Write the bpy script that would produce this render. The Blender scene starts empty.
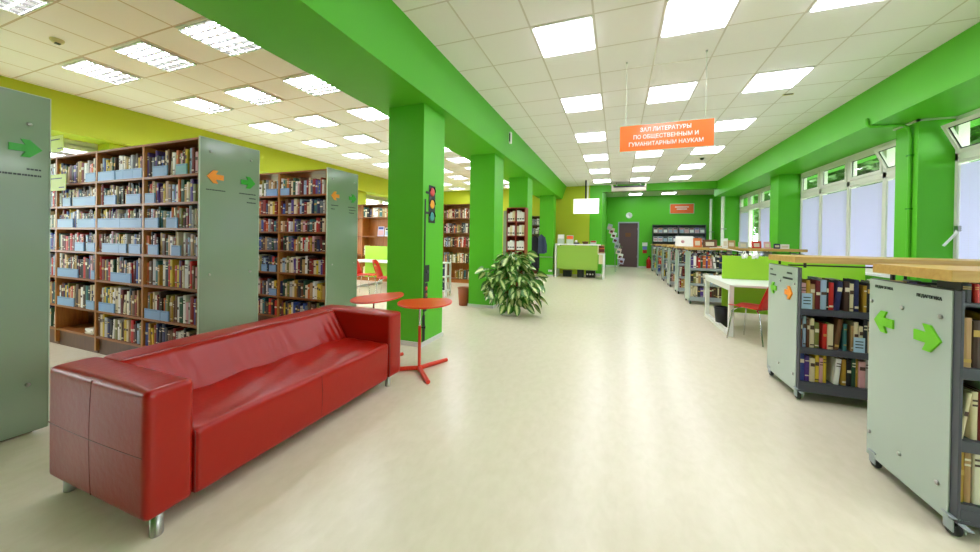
import bpy, bmesh, math, random
from mathutils import Vector, Matrix
random.seed(11)
S = bpy.context.scene
COL = S.collection
PI = math.pi

# ------------------------------------------------------------------ materials
def lin(c):
    if isinstance(c, str):
        c = c.lstrip('#'); c = [int(c[i:i+2], 16) for i in (0, 2, 4)]
    o = []
    for v in c[:3]:
        v /= 255.0
        o.append(v/12.92 if v <= .04045 else ((v+.055)/1.055)**2.4)
    return (*o, 1.0)

MATS = {}
def mat(name, color, rough=.5, metal=0., spec=.5, coat=0., emit=0., bump=0., bscale=60., var=0., vscale=4., alpha=1., trans=0., sheen=0.):
    if name in MATS: return MATS[name]
    m = bpy.data.materials.new(name); m.use_nodes = True
    nt = m.node_tree; b = nt.nodes['Principled BSDF']
    c = lin(color)
    b.inputs['Base Color'].default_value = c
    b.inputs['Roughness'].default_value = rough
    b.inputs['Metallic'].default_value = metal
    b.inputs['Specular IOR Level'].default_value = spec
    b.inputs['Coat Weight'].default_value = coat
    b.inputs['Coat Roughness'].default_value = .08
    if trans: b.inputs['Transmission Weight'].default_value = trans
    if emit:
        b.inputs['Emission Color'].default_value = c
        b.inputs['Emission Strength'].default_value = emit
    if var:
        tc = nt.nodes.new('ShaderNodeTexCoord'); n = nt.nodes.new('ShaderNodeTexNoise')
        n.inputs['Scale'].default_value = vscale; n.inputs['Detail'].default_value = 5
        nt.links.new(tc.outputs['Object'], n.inputs['Vector'])
        mr = nt.nodes.new('ShaderNodeMapRange')
        mr.inputs['To Min'].default_value = 1-var; mr.inputs['To Max'].default_value = 1+var
        nt.links.new(n.outputs['Fac'], mr.inputs['Value'])
        mx = nt.nodes.new('ShaderNodeVectorMath'); mx.operation = 'SCALE'
        mx.inputs[0].default_value = c[:3]
        nt.links.new(mr.outputs['Result'], mx.inputs['Scale'])
        nt.links.new(mx.outputs['Vector'], b.inputs['Base Color'])
    if bump:
        tc = nt.nodes.new('ShaderNodeTexCoord'); n = nt.nodes.new('ShaderNodeTexNoise')
        n.inputs['Scale'].default_value = bscale; n.inputs['Detail'].default_value = 4
        nt.links.new(tc.outputs['Object'], n.inputs['Vector'])
        bp = nt.nodes.new('ShaderNodeBump'); bp.inputs['Strength'].default_value = bump; bp.inputs['Distance'].default_value = .01
        nt.links.new(n.outputs['Fac'], bp.inputs['Height']); nt.links.new(bp.outputs['Normal'], b.inputs['Normal'])
    MATS[name] = m
    return m

def wood_mat(name, c1, c2, rough=.45, sx=1.5, axis='X'):
    if name in MATS: return MATS[name]
    m = bpy.data.materials.new(name); m.use_nodes = True
    nt = m.node_tree; b = nt.nodes['Principled BSDF']; b.inputs['Roughness'].default_value = rough
    tc = nt.nodes.new('ShaderNodeTexCoord'); mp = nt.nodes.new('ShaderNodeMapping')
    mp.inputs['Scale'].default_value = (sx, 14, 14) if axis == 'X' else (14, 14, sx)
    n = nt.nodes.new('ShaderNodeTexNoise'); n.inputs['Scale'].default_value = 2.2; n.inputs['Detail'].default_value = 8; n.inputs['Distortion'].default_value = .6
    r = nt.nodes.new('ShaderNodeValToRGB'); r.color_ramp.elements[0].position = .3; r.color_ramp.elements[1].position = .7
    r.color_ramp.elements[0].color = lin(c1); r.color_ramp.elements[1].color = lin(c2)
    nt.links.new(tc.outputs['Object'], mp.inputs['Vector']); nt.links.new(mp.outputs['Vector'], n.inputs['Vector'])
    nt.links.new(n.outputs['Fac'], r.inputs['Fac']); nt.links.new(r.outputs['Color'], b.inputs['Base Color'])
    MATS[name] = m
    return m

def tile_mat(name, x0, y0, T, base, line):
    m = bpy.data.materials.new(name); m.use_nodes = True
    nt = m.node_tree; b = nt.nodes['Principled BSDF']; b.inputs['Roughness'].default_value = .75; b.inputs['Specular IOR Level'].default_value = .2
    tc = nt.nodes.new('ShaderNodeTexCoord'); sp = nt.nodes.new('ShaderNodeSeparateXYZ'); nt.links.new(tc.outputs['Object'], sp.inputs[0])
    outs = []
    for ax, o in (('X', x0), ('Y', y0)):
        a = nt.nodes.new('ShaderNodeMath'); a.operation = 'SUBTRACT'; a.inputs[1].default_value = o
        nt.links.new(sp.outputs[ax], a.inputs[0])
        p = nt.nodes.new('ShaderNodeMath'); p.operation = 'PINGPONG'; p.inputs[1].default_value = T/2
        nt.links.new(a.outputs[0], p.inputs[0])
        l = nt.nodes.new('ShaderNodeMath'); l.operation = 'LESS_THAN'; l.inputs[1].default_value = .009
        nt.links.new(p.outputs[0], l.inputs[0]); outs.append(l)
    mx = nt.nodes.new('ShaderNodeMath'); mx.operation = 'MAXIMUM'
    nt.links.new(outs[0].outputs[0], mx.inputs[0]); nt.links.new(outs[1].outputs[0], mx.inputs[1])
    n = nt.nodes.new('ShaderNodeTexNoise'); n.inputs['Scale'].default_value = 40; nt.links.new(tc.outputs['Object'], n.inputs['Vector'])
    mix = nt.nodes.new('ShaderNodeMix'); mix.data_type = 'RGBA'
    mix.inputs['A'].default_value = lin(base); mix.inputs['B'].default_value = lin(line)
    nt.links.new(mx.outputs[0], mix.inputs['Factor']); nt.links.new(mix.outputs['Result'], b.inputs['Base Color'])
    bp = nt.nodes.new('ShaderNodeBump'); bp.inputs['Strength'].default_value = .15; bp.inputs['Distance'].default_value = .004
    ad = nt.nodes.new('ShaderNodeMath'); ad.operation = 'MULTIPLY_ADD'; ad.inputs[1].default_value = -2.
    nt.links.new(mx.outputs[0], ad.inputs[0]); nt.links.new(n.outputs['Fac'], ad.inputs[2])
    nt.links.new(ad.outputs[0], bp.inputs['Height']); nt.links.new(bp.outputs['Normal'], b.inputs['Normal'])
    return m

def floor_mat():
    m = bpy.data.materials.new('linoleum'); m.use_nodes = True
    nt = m.node_tree; b = nt.nodes['Principled BSDF']
    b.inputs['Specular IOR Level'].default_value = .5
    tc = nt.nodes.new('ShaderNodeTexCoord'); mp = nt.nodes.new('ShaderNodeMapping'); mp.inputs['Scale'].default_value = (1, .55, 1)
    nt.links.new(tc.outputs['Object'], mp.inputs['Vector'])
    n = nt.nodes.new('ShaderNodeTexNoise'); n.inputs['Scale'].default_value = 16; n.inputs['Detail'].default_value = 8; n.inputs['Roughness'].default_value = .62; n.inputs['Distortion'].default_value = .35
    nt.links.new(mp.outputs['Vector'], n.inputs['Vector'])
    r = nt.nodes.new('ShaderNodeValToRGB')
    r.color_ramp.elements[0].position = .3; r.color_ramp.elements[1].position = .72
    r.color_ramp.elements[0].color = lin((218, 206, 182)); r.color_ramp.elements[1].color = lin((226, 214, 193))
    nt.links.new(n.outputs['Fac'], r.inputs['Fac']); nt.links.new(r.outputs['Color'], b.inputs['Base Color'])
    b.inputs['Roughness'].default_value = .27
    return m

def leaf_mat():
    m = bpy.data.materials.new('variegated_leaf'); m.use_nodes = True
    nt = m.node_tree; b = nt.nodes['Principled BSDF']; b.inputs['Roughness'].default_value = .38
    uv = nt.nodes.new('ShaderNodeUVMap'); sp = nt.nodes.new('ShaderNodeSeparateXYZ'); nt.links.new(uv.outputs[0], sp.inputs[0])
    a = nt.nodes.new('ShaderNodeMath'); a.operation = 'SUBTRACT'; a.inputs[1].default_value = .5; nt.links.new(sp.outputs['X'], a.inputs[0])
    ab = nt.nodes.new('ShaderNodeMath'); ab.operation = 'ABSOLUTE'; nt.links.new(a.outputs[0], ab.inputs[0])
    tc = nt.nodes.new('ShaderNodeTexCoord'); n = nt.nodes.new('ShaderNodeTexNoise'); n.inputs['Scale'].default_value = 45; nt.links.new(tc.outputs['Object'], n.inputs['Vector'])
    ma = nt.nodes.new('ShaderNodeMath'); ma.operation = 'MULTIPLY_ADD'; ma.inputs[1].default_value = .35
    nt.links.new(n.outputs['Fac'], ma.inputs[0]); nt.links.new(ab.outputs[0], ma.inputs[2])
    r = nt.nodes.new('ShaderNodeValToRGB')
    r.color_ramp.elements[0].position = .29; r.color_ramp.elements[0].color = lin((222, 232, 160))
    r.color_ramp.elements[1].position = .44; r.color_ramp.elements[1].color = lin((66, 122, 36))
    nt.links.new(ma.outputs[0], r.inputs['Fac']); nt.links.new(r.outputs['Color'], b.inputs['Base Color'])
    return m

def louver_mat():
    # lit luminaire behind a cross-blade louvre: bright blades, dimmer cell mouths
    m = bpy.data.materials.new('louvre_diffuser'); m.use_nodes = True
    nt = m.node_tree; b = nt.nodes['Principled BSDF']; b.inputs['Base Color'].default_value = (.7, .72, .7, 1); b.inputs['Roughness'].default_value = .4
    tc = nt.nodes.new('ShaderNodeTexCoord'); sp = nt.nodes.new('ShaderNodeSeparateXYZ'); nt.links.new(tc.outputs['Object'], sp.inputs[0])
    os_ = []
    for ax, T, w in (('X', .14, .021), ('Y', .095, .0125)):
        p = nt.nodes.new('ShaderNodeMath'); p.operation = 'PINGPONG'; p.inputs[1].default_value = T/2
        a = nt.nodes.new('ShaderNodeMath'); a.operation = 'ADD'; a.inputs[1].default_value = 5+T/2
        nt.links.new(sp.outputs[ax], a.inputs[0]); nt.links.new(a.outputs[0], p.inputs[0])
        l = nt.nodes.new('ShaderNodeMath'); l.operation = 'LESS_THAN'; l.inputs[1].default_value = w
        nt.links.new(p.outputs[0], l.inputs[0]); os_.append(l)
    mx = nt.nodes.new('ShaderNodeMath'); mx.operation = 'MAXIMUM'
    nt.links.new(os_[0].outputs[0], mx.inputs[0]); nt.links.new(os_[1].outputs[0], mx.inputs[1])
    mr = nt.nodes.new('ShaderNodeMapRange'); mr.inputs['To Min'].default_value = LOUV_LO; mr.inputs['To Max'].default_value = LOUV_HI
    nt.links.new(mx.outputs[0], mr.inputs['Value'])
    b.inputs['Emission Color'].default_value = (.88, .90, 1, 1)
    nt.links.new(mr.outputs['Result'], b.inputs['Emission Strength'])
    return m

def blind_mat():
    m = bpy.data.materials.new('blind_slat'); m.use_nodes = True
    nt = m.node_tree; nt.nodes.clear()
    o = nt.nodes.new('ShaderNodeOutputMaterial'); mx = nt.nodes.new('ShaderNodeMixShader'); mx.inputs[0].default_value = .55
    d = nt.nodes.new('ShaderNodeBsdfDiffuse'); d.inputs[0].default_value = lin((222, 220, 236))
    t = nt.nodes.new('ShaderNodeBsdfTranslucent'); t.inputs[0].default_value = lin((226, 224, 242))
    nt.links.new(d.outputs[0], mx.inputs[1]); nt.links.new(t.outputs[0], mx.inputs[2]); nt.links.new(mx.outputs[0], o.inputs[0])
    return m

def glass_mat():
    m = bpy.data.materials.new('window_glass'); m.use_nodes = True
    nt = m.node_tree; nt.nodes.clear()
    o = nt.nodes.new('ShaderNodeOutputMaterial'); mx = nt.nodes.new('ShaderNodeMixShader'); mx.inputs[0].default_value = .08
    t = nt.nodes.new('ShaderNodeBsdfTransparent'); t.inputs[0].default_value = (.95, .98, .96, 1)
    g = nt.nodes.new('ShaderNodeBsdfGlossy'); g.inputs['Roughness'].default_value = .02
    nt.links.new(t.outputs[0], mx.inputs[1]); nt.links.new(g.outputs[0], mx.inputs[2]); nt.links.new(mx.outputs[0], o.inputs[0])
    return m

HALL_E = 7.2; LOUV_HI = 19.; LOUV_LO = .2
M = {}
M['floor'] = floor_mat()
M['ceil'] = tile_mat('ceiling_tiles_hall', -.853, 3.36, .6076, (250, 246, 247), (222, 214, 208))
M['ceilL'] = tile_mat('ceiling_tiles_side', -4.282, 2.175, .588, (252, 247, 249), (214, 196, 180))
M['ceilF'] = mat('ceiling_plain', (215, 212, 202), .7)
M['green'] = mat('green_paint', (88, 184, 36), .45, spec=.35, bump=.02, bscale=120)
M['dgreen'] = mat('deep_green_paint', (52, 148, 22), .5, spec=.3)
M['yellow'] = mat('olive_yellow_paint', (186, 198, 48), .5, spec=.3)
M['pale'] = mat('pale_wall', (222, 224, 205), .6)
M['skirt'] = mat('skirting_white', (212, 210, 205), .45)
M['white'] = mat('white_lacquer', (238, 237, 233), .35)
M['pvc'] = mat('window_pvc', (222, 220, 208), .35)
M['glass'] = glass_mat()
M['blind'] = blind_mat()
M['leather'] = mat('red_leather', (158, 19, 5), .29, spec=.4, bump=.13, bscale=26)
M['steel'] = mat('brushed_steel', (176, 174, 170), .35, metal=1.)
M['chrome'] = mat('chrome', (205, 205, 205), .12, metal=1.)
M['black'] = mat('black_plastic', (22, 22, 24), .4)
M['rubber'] = mat('black_rubber', (30, 29, 29), .6)
M['redmetal'] = mat('red_powder_coat', (216, 52, 22), .35)
M['redshell'] = mat('red_plastic', (205, 24, 16), .3)
M['frost'] = mat('frosted_glass', (140, 156, 134), .14, spec=.5, coat=.3, var=.04, vscale=2)
M['frostR'] = mat('frosted_glass_pale', (180, 192, 184), .2, spec=.5, coat=.2, var=.03, vscale=2)
M['edge'] = mat('glass_edge', (196, 208, 190), .25)
M['greymetal'] = mat('anthracite_metal', (78, 80, 90), .42)
M['lgreymetal'] = mat('light_grey_metal', (160, 168, 172), .42)
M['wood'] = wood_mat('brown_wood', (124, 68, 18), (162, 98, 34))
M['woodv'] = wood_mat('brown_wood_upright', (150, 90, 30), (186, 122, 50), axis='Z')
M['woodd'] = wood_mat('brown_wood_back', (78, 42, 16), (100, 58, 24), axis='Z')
M['beech'] = wood_mat('beech_top', (190, 144, 72), (208, 168, 96), rough=.38)
M['orwood'] = wood_mat('orange_wood', (168, 96, 34), (190, 118, 48), axis='Z')
M['redwood'] = wood_mat('mahogany', (128, 38, 18), (150, 52, 26), axis='Z')
M['tray'] = mat('pale_blue_card', (128, 166, 206), .5)
M['trayt'] = mat('pale_teal_card', (120, 176, 176), .5)
M['garrow'] = mat('lime_arrow', (116, 206, 30), .35)
M['dgarrow'] = mat('green_arrow', (40, 160, 24), .35)
M['oarrow'] = mat('orange_arrow', (248, 146, 26), .35)
M['ink'] = mat('ink', (38, 46, 44), .5)
M['lime'] = mat('lime_panel', (160, 214, 48), .35)
M['counter'] = mat('counter_lime', (150, 192, 74), .4)
M['limesign'] = mat('lime_sign', (158, 176, 34), .5)
M['orange'] = mat('orange_banner', (240, 110, 40), .3, coat=.3)
M['orange2'] = mat('orange_sign', (246, 104, 34), .4)
M['paper'] = mat('paper', (240, 238, 232), .6)
M['pages'] = mat('book_pages', (214, 204, 180), .7)
M['door'] = mat('purple_brown_door', (92, 62, 68), .4)
M['terracotta'] = mat('terracotta', (160, 84, 36), .5)
M['stem'] = mat('plant_stem', (104, 140, 60), .5)
M['leaf'] = leaf_mat()
M['diff'] = mat('lit_diffuser', (240, 242, 255), .4, emit=HALL_E)
M['louvre'] = louver_mat()
M['screen'] = mat('lit_screen', (248, 250, 255), .2, emit=.5)
M['screentext'] = mat('screen_text', (170, 222, 200), .2, emit=.3)
M['treeleaf'] = mat('tree_leaf', (62, 104, 36), .5, var=.55, vscale=1.3)
M['bark'] = mat('bark', (92, 76, 58), .8)
M['grass'] = mat('grass', (96, 136, 66), .9, var=.3)
M['coat'] = mat('black_coat_cloth', (24, 24, 30), .85)
M['jacket'] = mat('slate_blue_cloth', (44, 58, 88), .7)
M['extred'] = mat('extinguisher_red', (190, 20, 18), .3)
M['lampr'] = mat('traffic_red', (206, 60, 56), .4)
M['lampy'] = mat('traffic_amber', (240, 166, 40), .4)
M['lampg'] = mat('traffic_teal', (60, 150, 146), .4)
M['dark'] = mat('charcoal_sticker', (40, 46, 42), .5)
M['cream'] = mat('cream_plastic', (226, 214, 168), .45)
M['acwhite'] = mat('ac_white', (160, 154, 134), .45)

# ------------------------------------------------------------------ mesh builder
class MB:
    def __init__(s): s.v = []; s.f = []; s.m = []; s.uv = {}; s.sm = []
    def add(s, vs, fs, mi=0, smooth=False, uvs=None):
        o = len(s.v); s.v += [tuple(v) for v in vs]
        for k, f in enumerate(fs):
            if uvs: s.uv[len(s.f)] = [uvs[i] for i in f]
            s.f.append([i+o for i in f]); s.m.append(mi); s.sm.append(smooth)
        return s
    def box(s, x0, x1, y0, y1, z0, z1, mi=0, mtx=None):
        vs = [Vector((x, y, z)) for z in (z0, z1) for y in (y0, y1) for x in (x0, x1)]
        if mtx is not None: vs = [mtx @ v for v in vs]
        return s.add(vs, [(0, 2, 3, 1), (4, 5, 7, 6), (0, 1, 5, 4), (2, 6, 7, 3), (0, 4, 6, 2), (1, 3, 7, 5)], mi)
    def tube(s, pts, r, n=10, mi=0, cap=True):
        pts = [Vector(p) for p in pts]; rs = r if isinstance(r, (list, tuple)) else [r]*len(pts)
        rings = []; up = None
        for i, p in enumerate(pts):
            d = (pts[min(i+1, len(pts)-1)]-pts[max(i-1, 0)]).normalized()
            if up is None:
                up = Vector((0, 0, 1)) if abs(d.z) < .9 else Vector((1, 0, 0))
            a = d.cross(up).normalized(); up = a.cross(d).normalized()
            rings.append([p+(a*math.cos(t)+up*math.sin(t))*rs[i] for t in [2*PI*k/n for k in range(n)]])
        vs = [v for r_ in rings for v in r_]; fs = []
        for i in range(len(pts)-1):
            for k in range(n):
                fs.append((i*n+k, i*n+(k+1) % n, (i+1)*n+(k+1) % n, (i+1)*n+k))
        s.add(vs, fs, mi, True)
        if cap: s.add(rings[0], [tuple(range(n))[::-1]], mi); s.add(rings[-1], [tuple(range(n))], mi)
        return s
    def lathe(s, prof, c=(0, 0, 0), n=20, mi=0, mtx=None, cap=True):
        vs = []
        for r, z in prof:
            for k in range(n):
                t = 2*PI*k/n; v = Vector((c[0]+r*math.cos(t), c[1]+r*math.sin(t), c[2]+z)); vs.append(mtx @ v if mtx is not None else v)
        fs = [(i*n+k, i*n+(k+1) % n, (i+1)*n+(k+1) % n, (i+1)*n+k) for i in range(len(prof)-1) for k in range(n)]
        if cap: fs += [tuple(range(n))[::-1], tuple(range((len(prof)-1)*n, len(prof)*n))]
        return s.add(vs, fs, mi, True)
    def prism(s, poly, f, mi=0):
        # poly: 2D points; f(u,v,k) -> 3D point, k = 0/1 for the two faces
        n = len(poly); vs = [f(u, v, 0) for u, v in poly]+[f(u, v, 1) for u, v in poly]
        fs = [tuple(range(n))[::-1], tuple(range(n, 2*n))]+[(i, (i+1) % n, n+(i+1) % n, n+i) for i in range(n)]
        return s.add(vs, fs, mi)
    def build(s, name, mats, parent=None, bevel=0., seg=2, smooth=None, fix=True):
        me = bpy.data.meshes.new(name); me.from_pydata(s.v, [], s.f)
        if not isinstance(mats, (list, tuple)): mats = [mats]
        for m_ in mats: me.materials.append(m_)
        for p, mi, sm in zip(me.polygons, s.m, s.sm): p.material_index = mi; p.use_smooth = sm
        if s.uv:
            ul = me.uv_layers.new(name='UVMap')
            for p in me.polygons:
                q = s.uv.get(p.index)
                if q:
                    for k, li in enumerate(p.loop_indices): ul.data[li].uv = q[k]
        if fix:
            bm = bmesh.new(); bm.from_mesh(me); bmesh.ops.recalc_face_normals(bm, faces=bm.faces); bm.to_mesh(me); bm.free()
        me.update()
        o = bpy.data.objects.new(name, me); COL.objects.link(o)
        if parent is not None: o.parent = parent
        if bevel:
            b = o.modifiers.new('bevel', 'BEVEL'); b.width = bevel; b.segments = seg; b.limit_method = 'ANGLE'; b.angle_limit = math.radians(40)
            if smooth is not False:
                for p in me.polygons: p.use_smooth = True
                o.modifiers.new('wn', 'WEIGHTED_NORMAL').keep_sharp = True
        return o

def tag(o, label, cat, group=None, kind=None):
    if label: o['label'] = label
    if cat: o['category'] = cat
    if group: o['group'] = group
    if kind: o['kind'] = kind
    return o
def thing(name, label, cat, loc=(0, 0, 0), rz=0., group=None):
    o = bpy.data.objects.new(name, None); COL.objects.link(o); o.empty_display_size = .1
    o.location = loc; o.rotation_euler = (0, 0, rz)
    return tag(o, label, cat, group)
def struct(name, mb, m, bevel=0., parent=None):
    o = mb.build(name, m, parent, bevel)
    if parent is None: o['kind'] = 'structure'
    return o
def box(*a, **k): return MB().box(*a, **k)
def copy_tree(o, parent=None):
    c = o.copy(); COL.objects.link(c)
    if parent is not None: c.parent = parent
    for ch in list(o.children): copy_tree(ch, c)
    return c
def text_mesh(name, body, size, m, parent, mtx, align='CENTER', ext=.001, bold=0.):
    cu = bpy.data.curves.new('t', 'FONT'); cu.body = body; cu.size = size; cu.align_x = align; cu.align_y = 'CENTER'; cu.extrude = ext; cu.offset = bold; cu.resolution_u = 2
    t = bpy.data.objects.new('t', cu); COL.objects.link(t)
    dg = bpy.context.evaluated_depsgraph_get()
    me = bpy.data.meshes.new_from_object(t.evaluated_get(dg)); me.transform(mtx); me.materials.clear(); me.materials.append(m); me.name = name
    bpy.data.objects.remove(t); bpy.data.curves.remove(cu)
    o = bpy.data.objects.new(name, me); COL.objects.link(o); o.parent = parent
    return o
# text lying on a plane: facing -Y (reads along +X), facing +X (reads along +Y), facing -X (reads along -Y)
def face_negY(x, y, z): return Matrix.Translation((x, y, z)) @ Matrix.Rotation(PI/2, 4, 'X')
def face_posX(x, y, z): return Matrix.Translation((x, y, z)) @ Matrix.Rotation(PI/2, 4, 'Z') @ Matrix.Rotation(PI/2, 4, 'X')
def face_negX(x, y, z): return Matrix.Translation((x, y, z)) @ Matrix.Rotation(-PI/2, 4, 'Z') @ Matrix.Rotation(PI/2, 4, 'X')

ORD = ['zeroth', 'first', 'second', 'third', 'fourth', 'fifth', 'sixth', 'seventh', 'eighth', 'ninth', 'tenth', 'eleventh', 'twelfth', 'thirteenth', 'fourteenth', 'fifteenth', 'sixteenth', 'seventeenth', 'eighteenth', 'nineteenth', 'twentieth',
       'twenty-first', 'twenty-second', 'twenty-third', 'twenty-fourth', 'twenty-fifth', 'twenty-sixth', 'twenty-seventh', 'twenty-eighth', 'twenty-ninth', 'thirtieth']

# ------------------------------------------------------------------ room shell
CZ = 3.44
YB, YF = -4.0, 19.0
XW = 3.985          # window plane on the right
XL = -8.35         # window wall on the left
struct('floor', box(XL-.3, XW+.55, YB, YF+.3, -.1, 0), M['floor'])
struct('ceiling', box(-1.98, 3.3, YB, 14.1, CZ, CZ+.1), M['ceil'])
struct('ceiling_side', box(XL-.3, -2.6, YB, 14.0, CZ, CZ+.1), M['ceilL'])
struct('ceiling_far', box(-.8, 4.5, 14.05, YF+.3, 3.6, 3.7), M['ceilF'])
struct('beam_left', MB().prism([(-2.93, 2.955), (-2.085, 2.955), (-1.905, CZ+.05), (-2.93, CZ+.05)], lambda u, v, k: Vector((u, YB if k == 0 else 13.8, v))), M['green'])
struct('beam_right', box(3.17, XW+.5, YB, 14.2, 2.935, CZ+.3), M['green'])
struct('beam_header', box(-.57, 3.2, 13.8, 14.1, 3.19, 3.7), M['green'])
struct('beam_olive', box(XL-.2, -7.86, YB, 13.8, 2.84, CZ+.05), M['yellow'])
CYS = [(3.63, 4.16), (6.19, 6.72), (8.75, 9.28), (12.6, 13.12)]
for y0, y1 in CYS:
    c = struct('column', box(-2.725, -2.215, y0, y1, 0, 2.957), M['green'], bevel=.006)
    struct('column_skirting', box(-2.738, -2.202, y0-.013, y1+.013, 0, .055), M['skirt'], parent=c)
# end walls
struct('wall_end_olive', box(XL-.3, -1.03, 13.8, 14.0, 0, CZ+.1), M['yellow'])
struct('wall_end_green', box(-1.03, -.57, 13.78, 14.0, 0, CZ+.1), M['green'])
struct('wall_recess_side', box(-.72, -.57, 14.0, YF+.2, 0, 3.7), M['green'])
struct('wall_far', MB().box(-.72, 0, YF, YF+.2, 0, 3.7).box(1.0, 4.5, YF, YF+.2, 0, 3.7).box(0, 1.0, YF, YF+.2, 2.31, 3.7).box(0, 1., YF+.14, YF+.2, 0, 2.31), M['green'])
struct('baseboard_far', box(-.57, 0, YF-.02, YF, 0, .07).box(1.0, XW, YF-.02, YF, 0, .07), M['skirt'])
struct('baseboard_end', box(-1.03, -.57, 13.76, 13.78, 0, .07), M['skirt'])
struct('wall_recess_right', box(4.28, 4.5, 14.7, YF+.2, 0, 3.7), M['green'])
struct('wall_behind', box(XL-.3, XW+.3, YB-.2, YB, 0, CZ+.2), M['dgreen'])

# right wall: piers and window strips.
PIERS = [(-4.0, -1.2), (2.2, 2.6), (6.06, 6.45), (9.95, 10.42), (14.2, 14.75)]
for a, b in PIERS:
    struct('wall_pier', box(3.6 if a < 9 else 3.52, XW+.07, a, b, 0, 2.94), M['green'])
WINS = [(-1.2, 2.2), (2.6, 6.06), (6.46, 9.95), (10.42, 14.2)]
for a, b in WINS:
    struct('wall_sill', box(XW-.03, XW+.2, a, b, 0, .86), M['green'])
SILL, TRANS, WTOP = .9, 2.43, 2.9
def window(n, a, b, divs, tilt=()):
    w = thing('window_%d' % n, None, None); w['kind'] = 'structure'
    fr = MB()
    fr.box(XW-.05, XW+.05, a, b, SILL-.04, SILL+.04).box(XW-.05, XW+.05, a, b, WTOP-.03, WTOP+.06).box(XW-.05, XW+.05, a, b, TRANS-.05, TRANS+.04)
    ys = [a]+divs+[b]
    for y in ys: fr.box(XW-.05, XW+.05, y-.04, y+.04, SILL, WTOP)
    fr.build('window_frame', M['pvc'], w)
    box(XW-.2, XW+.02, a, b, SILL-.07, SILL-.04).build('window_sill', M['white'], w)
    for i in range(len(ys)-1):
        y0, y1 = ys[i]+.045, ys[i+1]-.045
        box(XW+.02, XW+.032, y0, y1, SILL+.04, TRANS-.05).build('pane', M['glass'], w)
        t = i in tilt
        sash = bpy.data.objects.new('transom_sash', None); COL.objects.link(sash); sash.parent = w
        sash.location = (XW-.03, 0, TRANS+.045)
        if t: sash.rotation_euler = (0, math.radians(-24), 0)
        h = WTOP-.03-TRANS-.05
        q = MB()
        q.box(-.03, .03, y0, y1, 0, .05).box(-.03, .03, y0, y1, h-.05, h).box(-.03, .03, y0, y0+.05, .05, h-.05).box(-.03, .03, y1-.05, y1, .05, h-.05)
        q.build('sash_frame', M['pvc'], sash)
        box(-.006, .006, y0+.05, y1-.05, .05, h-.05).build('sash_pane', M['glass'], sash)
        g = .012
        MB().box(-.012, -.007, y0+.05, y1-.05, .05, .05+g).box(-.012, -.007, y0+.05, y1-.05, h-.05-g, h-.05).box(-.012, -.007, y0+.05, y0+.05+g, .05+g, h-.05-g).box(-.012, -.007, y1-.05-g, y1-.05, .05+g, h-.05-g).build('gasket', M['rubber'], sash)
    return ys
def blinds(a, b, ys, where, skip=()):
    for i in range(len(ys)-1):
        if i in skip: continue
        y0, y1 = ys[i]+.043, ys[i+1]-.043
        t = thing('window_blind', 'closed white slatted blind in ' + where[i], 'window blind', (XW-.025, 0, 0), group='slatted blinds on the right-hand windows')
        q = MB(); z = SILL+.06
        R = Matrix.Rotation(math.radians(58), 4, 'Y')
        while z < TRANS-.1:
            q.box(-.0135, .0135, y0, y1, -.0008, .0008, mtx=Matrix.Translation((0, 0, z)) @ R)
            z += .0215
        q.build('slats', M['blind'], t, fix=False)
        box(-.018, .018, y0, y1, TRANS-.085, TRANS-.055).build('headrail', M['pvc'], t)
        box(-.012, .012, y0, y1, SILL+.042, SILL+.054).build('bottom_rail', M['pvc'], t)
        for yy in (y0+.12, y1-.12): MB().tube([(0.0, yy, SILL+.05), (0.0, yy, TRANS-.07)], .0012, 4).build('ladder_cord', M['pvc'], t)
window(1, -1.2, 2.2, [-.3, .5, 1.35])
ys2 = window(2, 2.6, 6.06, [3.45, 4.35, 5.2], tilt=(3,))
ys3 = window(3, 6.46, 9.95, [7.28, 8.19, 9.12], tilt=(0,))
ys4 = window(4, 10.42, 14.2, [11.5, 12.4, 13.3])
blinds(2.6, 6.06, ys2, ['the window nearest the camera, first column', 'the nearest window, second column', 'the nearest window, third column', 'the nearest right-hand window, beside the green pier'])
blinds(6.46, 9.95, ys3, ['the middle window, narrow column beside the conduit pier', 'the middle window, bright column left of the narrow one', 'the middle window, second column from its far end', 'the middle window, column at its far end'])
blinds(10.42, 14.2, ys4, ['the farthest right window, column nearest the camera', 'the farthest right window, beside the green pier', '', 'the farthest right window, column at its far end'], skip=(2,))

# left window wall
struct('wall_left', MB().box(XL-.2, XL, YB, 13.8, 0, .9).box(XL-.2, XL, YB, 13.8, 2.75, 2.9), M['pale'])
wl = thing('window_5', None, None); wl['kind'] = 'structure'
fr = MB(); fr.box(XL-.1, XL, YB, 13.8, .88, .96).box(XL-.1, XL, YB, 13.8, 2.69, 2.77).box(XL-.1, XL, YB, 13.8, 2.2, 2.3)
y = YB
while y < 13.8:
    fr.box(XL-.1, XL+.01, y-.1, y+.1, .9, 2.75); y += .92
fr.build('window_frame', M['pvc'], wl)
box(XL-.06, XL-.05, YB, 13.8, .9, 2.75).build('pane', M['glass'], wl)
for a, b in ((8.9, 9.5), (3.2, 3.5), (11.6, 12.3)):
    struct('wall_pier', box(XL, XL+.35, a, b, 0, 2.85), M['yellow'])

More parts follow.
